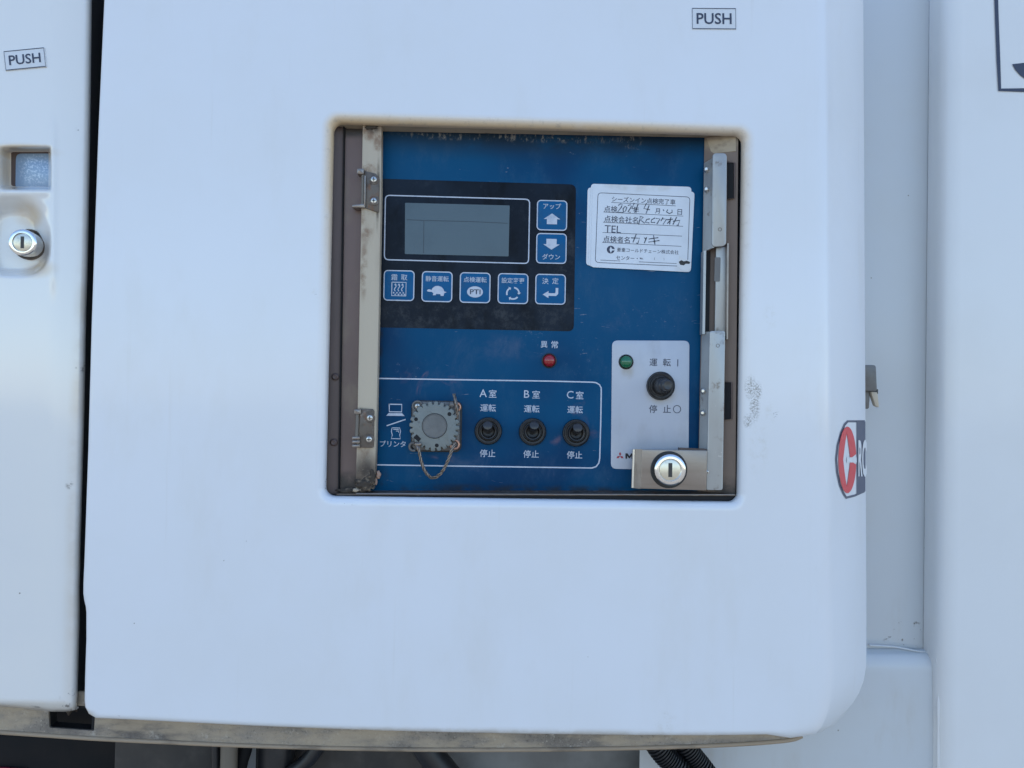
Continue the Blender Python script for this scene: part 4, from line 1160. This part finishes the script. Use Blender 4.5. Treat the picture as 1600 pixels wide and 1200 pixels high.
# ------------------------------------------------------------------ stack of inspection stickers on the panel
Z3 = lambda pts: [(880+x/5.3333, 270+y/5.3333) for x, y in pts]
sd = pd-0.0009
stick = root('inspection_sticker', 'stack of white inspection stickers with handwriting, stuck on the blue panel', 'sticker', P(1000, 424, pd))
slab('under_sheet', rr(Z3([(205, 120), (1068, 135), (1045, 800), (192, 770)]), 6, sd), pd-0.0004, pd+0.0002, 'paper', stick)
slab('under_sheet', rr(Z3([(232, 90), (1070, 116), (1050, 810), (210, 778)]), 6, sd), pd-0.00065, pd-0.0004, 'paper', stick)
sheet = slab('top_sheet', rr(Z3([(246, 104), (1095, 158), (1064, 828), (228, 786)]), 6, sd), sd, pd-0.00066, 'paper', stick)
ys_ = sd-0.00006
stroke('border', [rr(Z3([(290, 166), (1056, 202), (1036, 781), (267, 747)]), 6, sd)], 0.9*k, ys_, 'ink', sheet, closed=True)
rules = [[(400, 247), (938, 276)], [(335, 327), (1000, 361)], [(332, 412), (998, 446)], [(328, 497), (990, 528)], [(325, 580), (985, 613)], [(310, 727), (475, 735)], [(630, 742), (945, 756)]]
stroke('ruled_line', [XZ(Z3(r), sd) for r in rules], 0.75*k, ys_, 'ink', sheet)
def stext(body, x0, ya, x1, yb_, off=0.006):
    a, b_ = Z3([(x0, ya), (x1, yb_)])
    text('lettering', body, (a[0]+b_[0])/2, (a[1]+b_[1])/2, sd, 'ink', sheet, w=math.hypot(b_[0]-a[0], b_[1]-a[1]), axis=pxaxis(a, b_, sd), off=off, lift=0.00008)
stext('シーズンイン点検完了車', 402, 218, 940, 245)
stext('点検', 340, 299, 452, 305)
stext('年', 582, 307, 632, 309); stext('月', 766, 317, 806, 319); stext('日', 952, 326, 990, 328)
stext('点検会社名', 340, 382, 626, 397)
stext('TEL', 345, 466, 482, 473, 0.0)
stext('点検者名', 332, 551, 556, 561)
stext('菱重コールドチェーン株式会社', 445, 640, 966, 664, 0.004)
stext('センター・', 440, 706, 622, 715, 0.004); stext('℡', 638, 714, 668, 716, 0.0); stext('(', 758, 716, 764, 716, 0.0); stext(')', 836, 720, 842, 720, 0.0)
lc = Z3([(396, 640)])[0]
flat('sticker_emblem', [circ(lc[0], lc[1], 6.2, sd, 24)], ys_, 'ink', sheet)
flat('sticker_emblem', [XZ(Z3([(396, 614), (407, 634), (428, 637), (428, 646), (408, 648), (396, 668), (385, 641)]), sd)], ys_-0.00004, 'paper', sheet)
hand = [[(458, 272), (480, 258), (492, 264), (484, 288), (452, 328), (502, 332)], [(516, 280), (498, 300), (502, 328), (520, 318), (530, 290), (516, 280)],
        [(540, 274), (560, 264), (568, 282), (540, 326), (562, 330)], [(592, 252), (572, 298), (622, 304)], [(624, 262), (596, 334)],
        [(694, 254), (672, 298), (722, 308)], [(716, 272), (688, 346)], [(832, 306), (840, 318)], [(872, 306), (860, 326), (884, 340), (908, 330), (906, 308)],
        [(644, 362), (628, 432)], [(640, 364), (668, 370), (644, 394), (680, 420)], [(722, 384), (696, 388), (684, 412), (718, 418)], [(766, 376), (738, 390), (732, 414), (766, 414)],
        [(772, 380), (806, 384), (780, 428)], [(832, 372), (814, 402)], [(828, 384), (862, 386), (832, 430)], [(866, 392), (914, 386)], [(898, 368), (886, 430)], [(892, 398), (866, 424)],
        [(914, 404), (972, 396), (956, 440), (946, 434)], [(946, 368), (914, 432)],
        [(564, 542), (636, 546), (620, 592), (608, 584)], [(610, 508), (580, 582)], [(676, 540), (690, 556)], [(696, 536), (676, 586)], [(712, 552), (792, 540)], [(710, 578), (802, 564)], [(752, 518), (766, 606)]]
stroke('handwriting', [XZ(Z3(h_), sd) for h_ in hand], 1.6*k, ys_-0.00003, 'inkfade', sheet)
flat('peeled_patch', [XZ(Z3([(968, 690), (990, 712), (1030, 720), (1062, 742), (1066, 790), (1040, 818), (990, 812), (948, 778), (960, 730)]), sd)], ys_-0.00004, 'label', sheet)
flat('black_mark', [XZ(Z3([(962, 742), (984, 728), (1004, 738), (1030, 732), (1058, 744), (1052, 760), (1020, 758), (1004, 772), (974, 766)]), sd)], ys_-0.00008, 'black', sheet)

# ------------------------------------------------------------------ latch bracket with lock at the right of the opening
br = root('latch_bracket', 'grey bent metal bracket with key lock at its foot, beside the blue panel', 'bracket', P(1110, 766, 0.008))
d0 = 0.0035
def bent(name, left, right, dl, dr, material, thick=0.0012):
    """two-leaf bent sheet: left leaf slopes back, right leaf faces front; lists of photo points down each fold"""
    pass
# upper leaf
slab('upper_leaf', rr([(1113.5, 239), (1136, 239), (1135, 384), (1112.5, 386)], 7, d0), d0, d0+0.0014, 'galv', br, 0.0005)
quad3('upper_return', [(1100, 255, 0.0125), (1114.5, 246, 0.0042), (1113.5, 387, 0.0042), (1098, 394, 0.0125)], 0.0012, 'galv', br)
# middle channel
slab('middle_leaf', rr([(1119, 387), (1138.5, 385), (1138, 525), (1117, 525)], 1.5, 0.0085), 0.0085, 0.0097, 'galv', br, 0.0003)
quad3('middle_edge', [(1136.2, 380, 0.0050), (1138.8, 380, 0.0050), (1137.6, 530, 0.0050), (1135.2, 530, 0.0050)], 0.0046, 'steel', br)
quad3('middle_web', [(1099.5, 392, 0.0080), (1103.5, 391, 0.0080), (1101.5, 522, 0.0080), (1097.5, 522, 0.0080)], 0.006, 'galv', br)
slab('middle_slot', XZ([(1104.2, 394), (1110, 392), (1108, 520), (1102.4, 520)], 0.0122), 0.0122, 0.0134, 'void', br)
slab('worn_patch', rr([(1117, 402), (1126, 402), (1125, 440), (1116, 440)], 2, 0.0083), 0.0083, 0.0086, 'conn', br)
# lower leaf
slab('lower_leaf', rr([(1109, 517), (1133.5, 517), (1129.5, 766), (1104, 766)], 4, d0), d0, d0+0.0014, 'galv', br, 0.0005)
quad3('lower_return', [(1096.5, 519, 0.0125), (1110, 518, 0.0042), (1105, 765, 0.0042), (1091, 760, 0.0125)], 0.0012, 'galv', br)
for (x, y) in ((1104.5, 266), (1104.5, 297), (1099.5, 611), (1098.8, 645)):
    c = P(x, y, 0.0100)
    lathe('bolt', c, [(0.0021, -0.001), (0.0021, 0.0010), (0.0016, 0.0016), (0.0014, 0.0030), (0.0009, 0.0034)], 'screw', br, 8, Vector((-0.45, -1, 0)))
for (x, y) in ((1124.8, 358.5), (1121.5, 540)):
    stroke('punch_mark', [circ(x, y, 2.6, d0, 16)], 0.0003, d0-0.0002, 'hinge', br, closed=True)
# lock plate at the foot
lp = slab('lock_plate', rr([(1003, 702.2), (1105.5, 703.8), (1104, 766.5), (1000, 763.5)], 2, 0.0015), 0.0015, 0.0029, 'steel', br, 0.0004)
quad3('plate_return', [(990.5, 701.6, 0.0062), (1003.6, 702.0, 0.0016), (1000.6, 763.8, 0.0016), (988.4, 762.4, 0.0062)], 0.0012, 'steel', lp)
tube('return_edge', [P(990.6, 702, 0.0060), P(989.6, 730, 0.0060), P(988.6, 762, 0.0060)], 0.0010, 'screw', lp, 8)
slab('plate_foot', XZ([(1062, 699.8), (1104, 701.5), (1104, 706), (1062, 704)], 0.004), 0.004, 0.0085, 'dkbrown', lp)
kd = S(0.0)
lathe('lock_well', P(1045, 733.8, 0.0015), [(29.3*kd, -0.001), (29.3*kd, 0.0002), (28.3*kd, 0.0005), (27.3*kd, 0.0002), (24*kd, 0.00005)], 'slot', lp, 40)
key_lock('lock_barrel', lp, (1045, 733.5), (1047.5, 734.5), 24, 0.0020, -0.0050)
phillips(lp, 1104.5, 737.5, 3.0, 0.0032, 0.001, False)
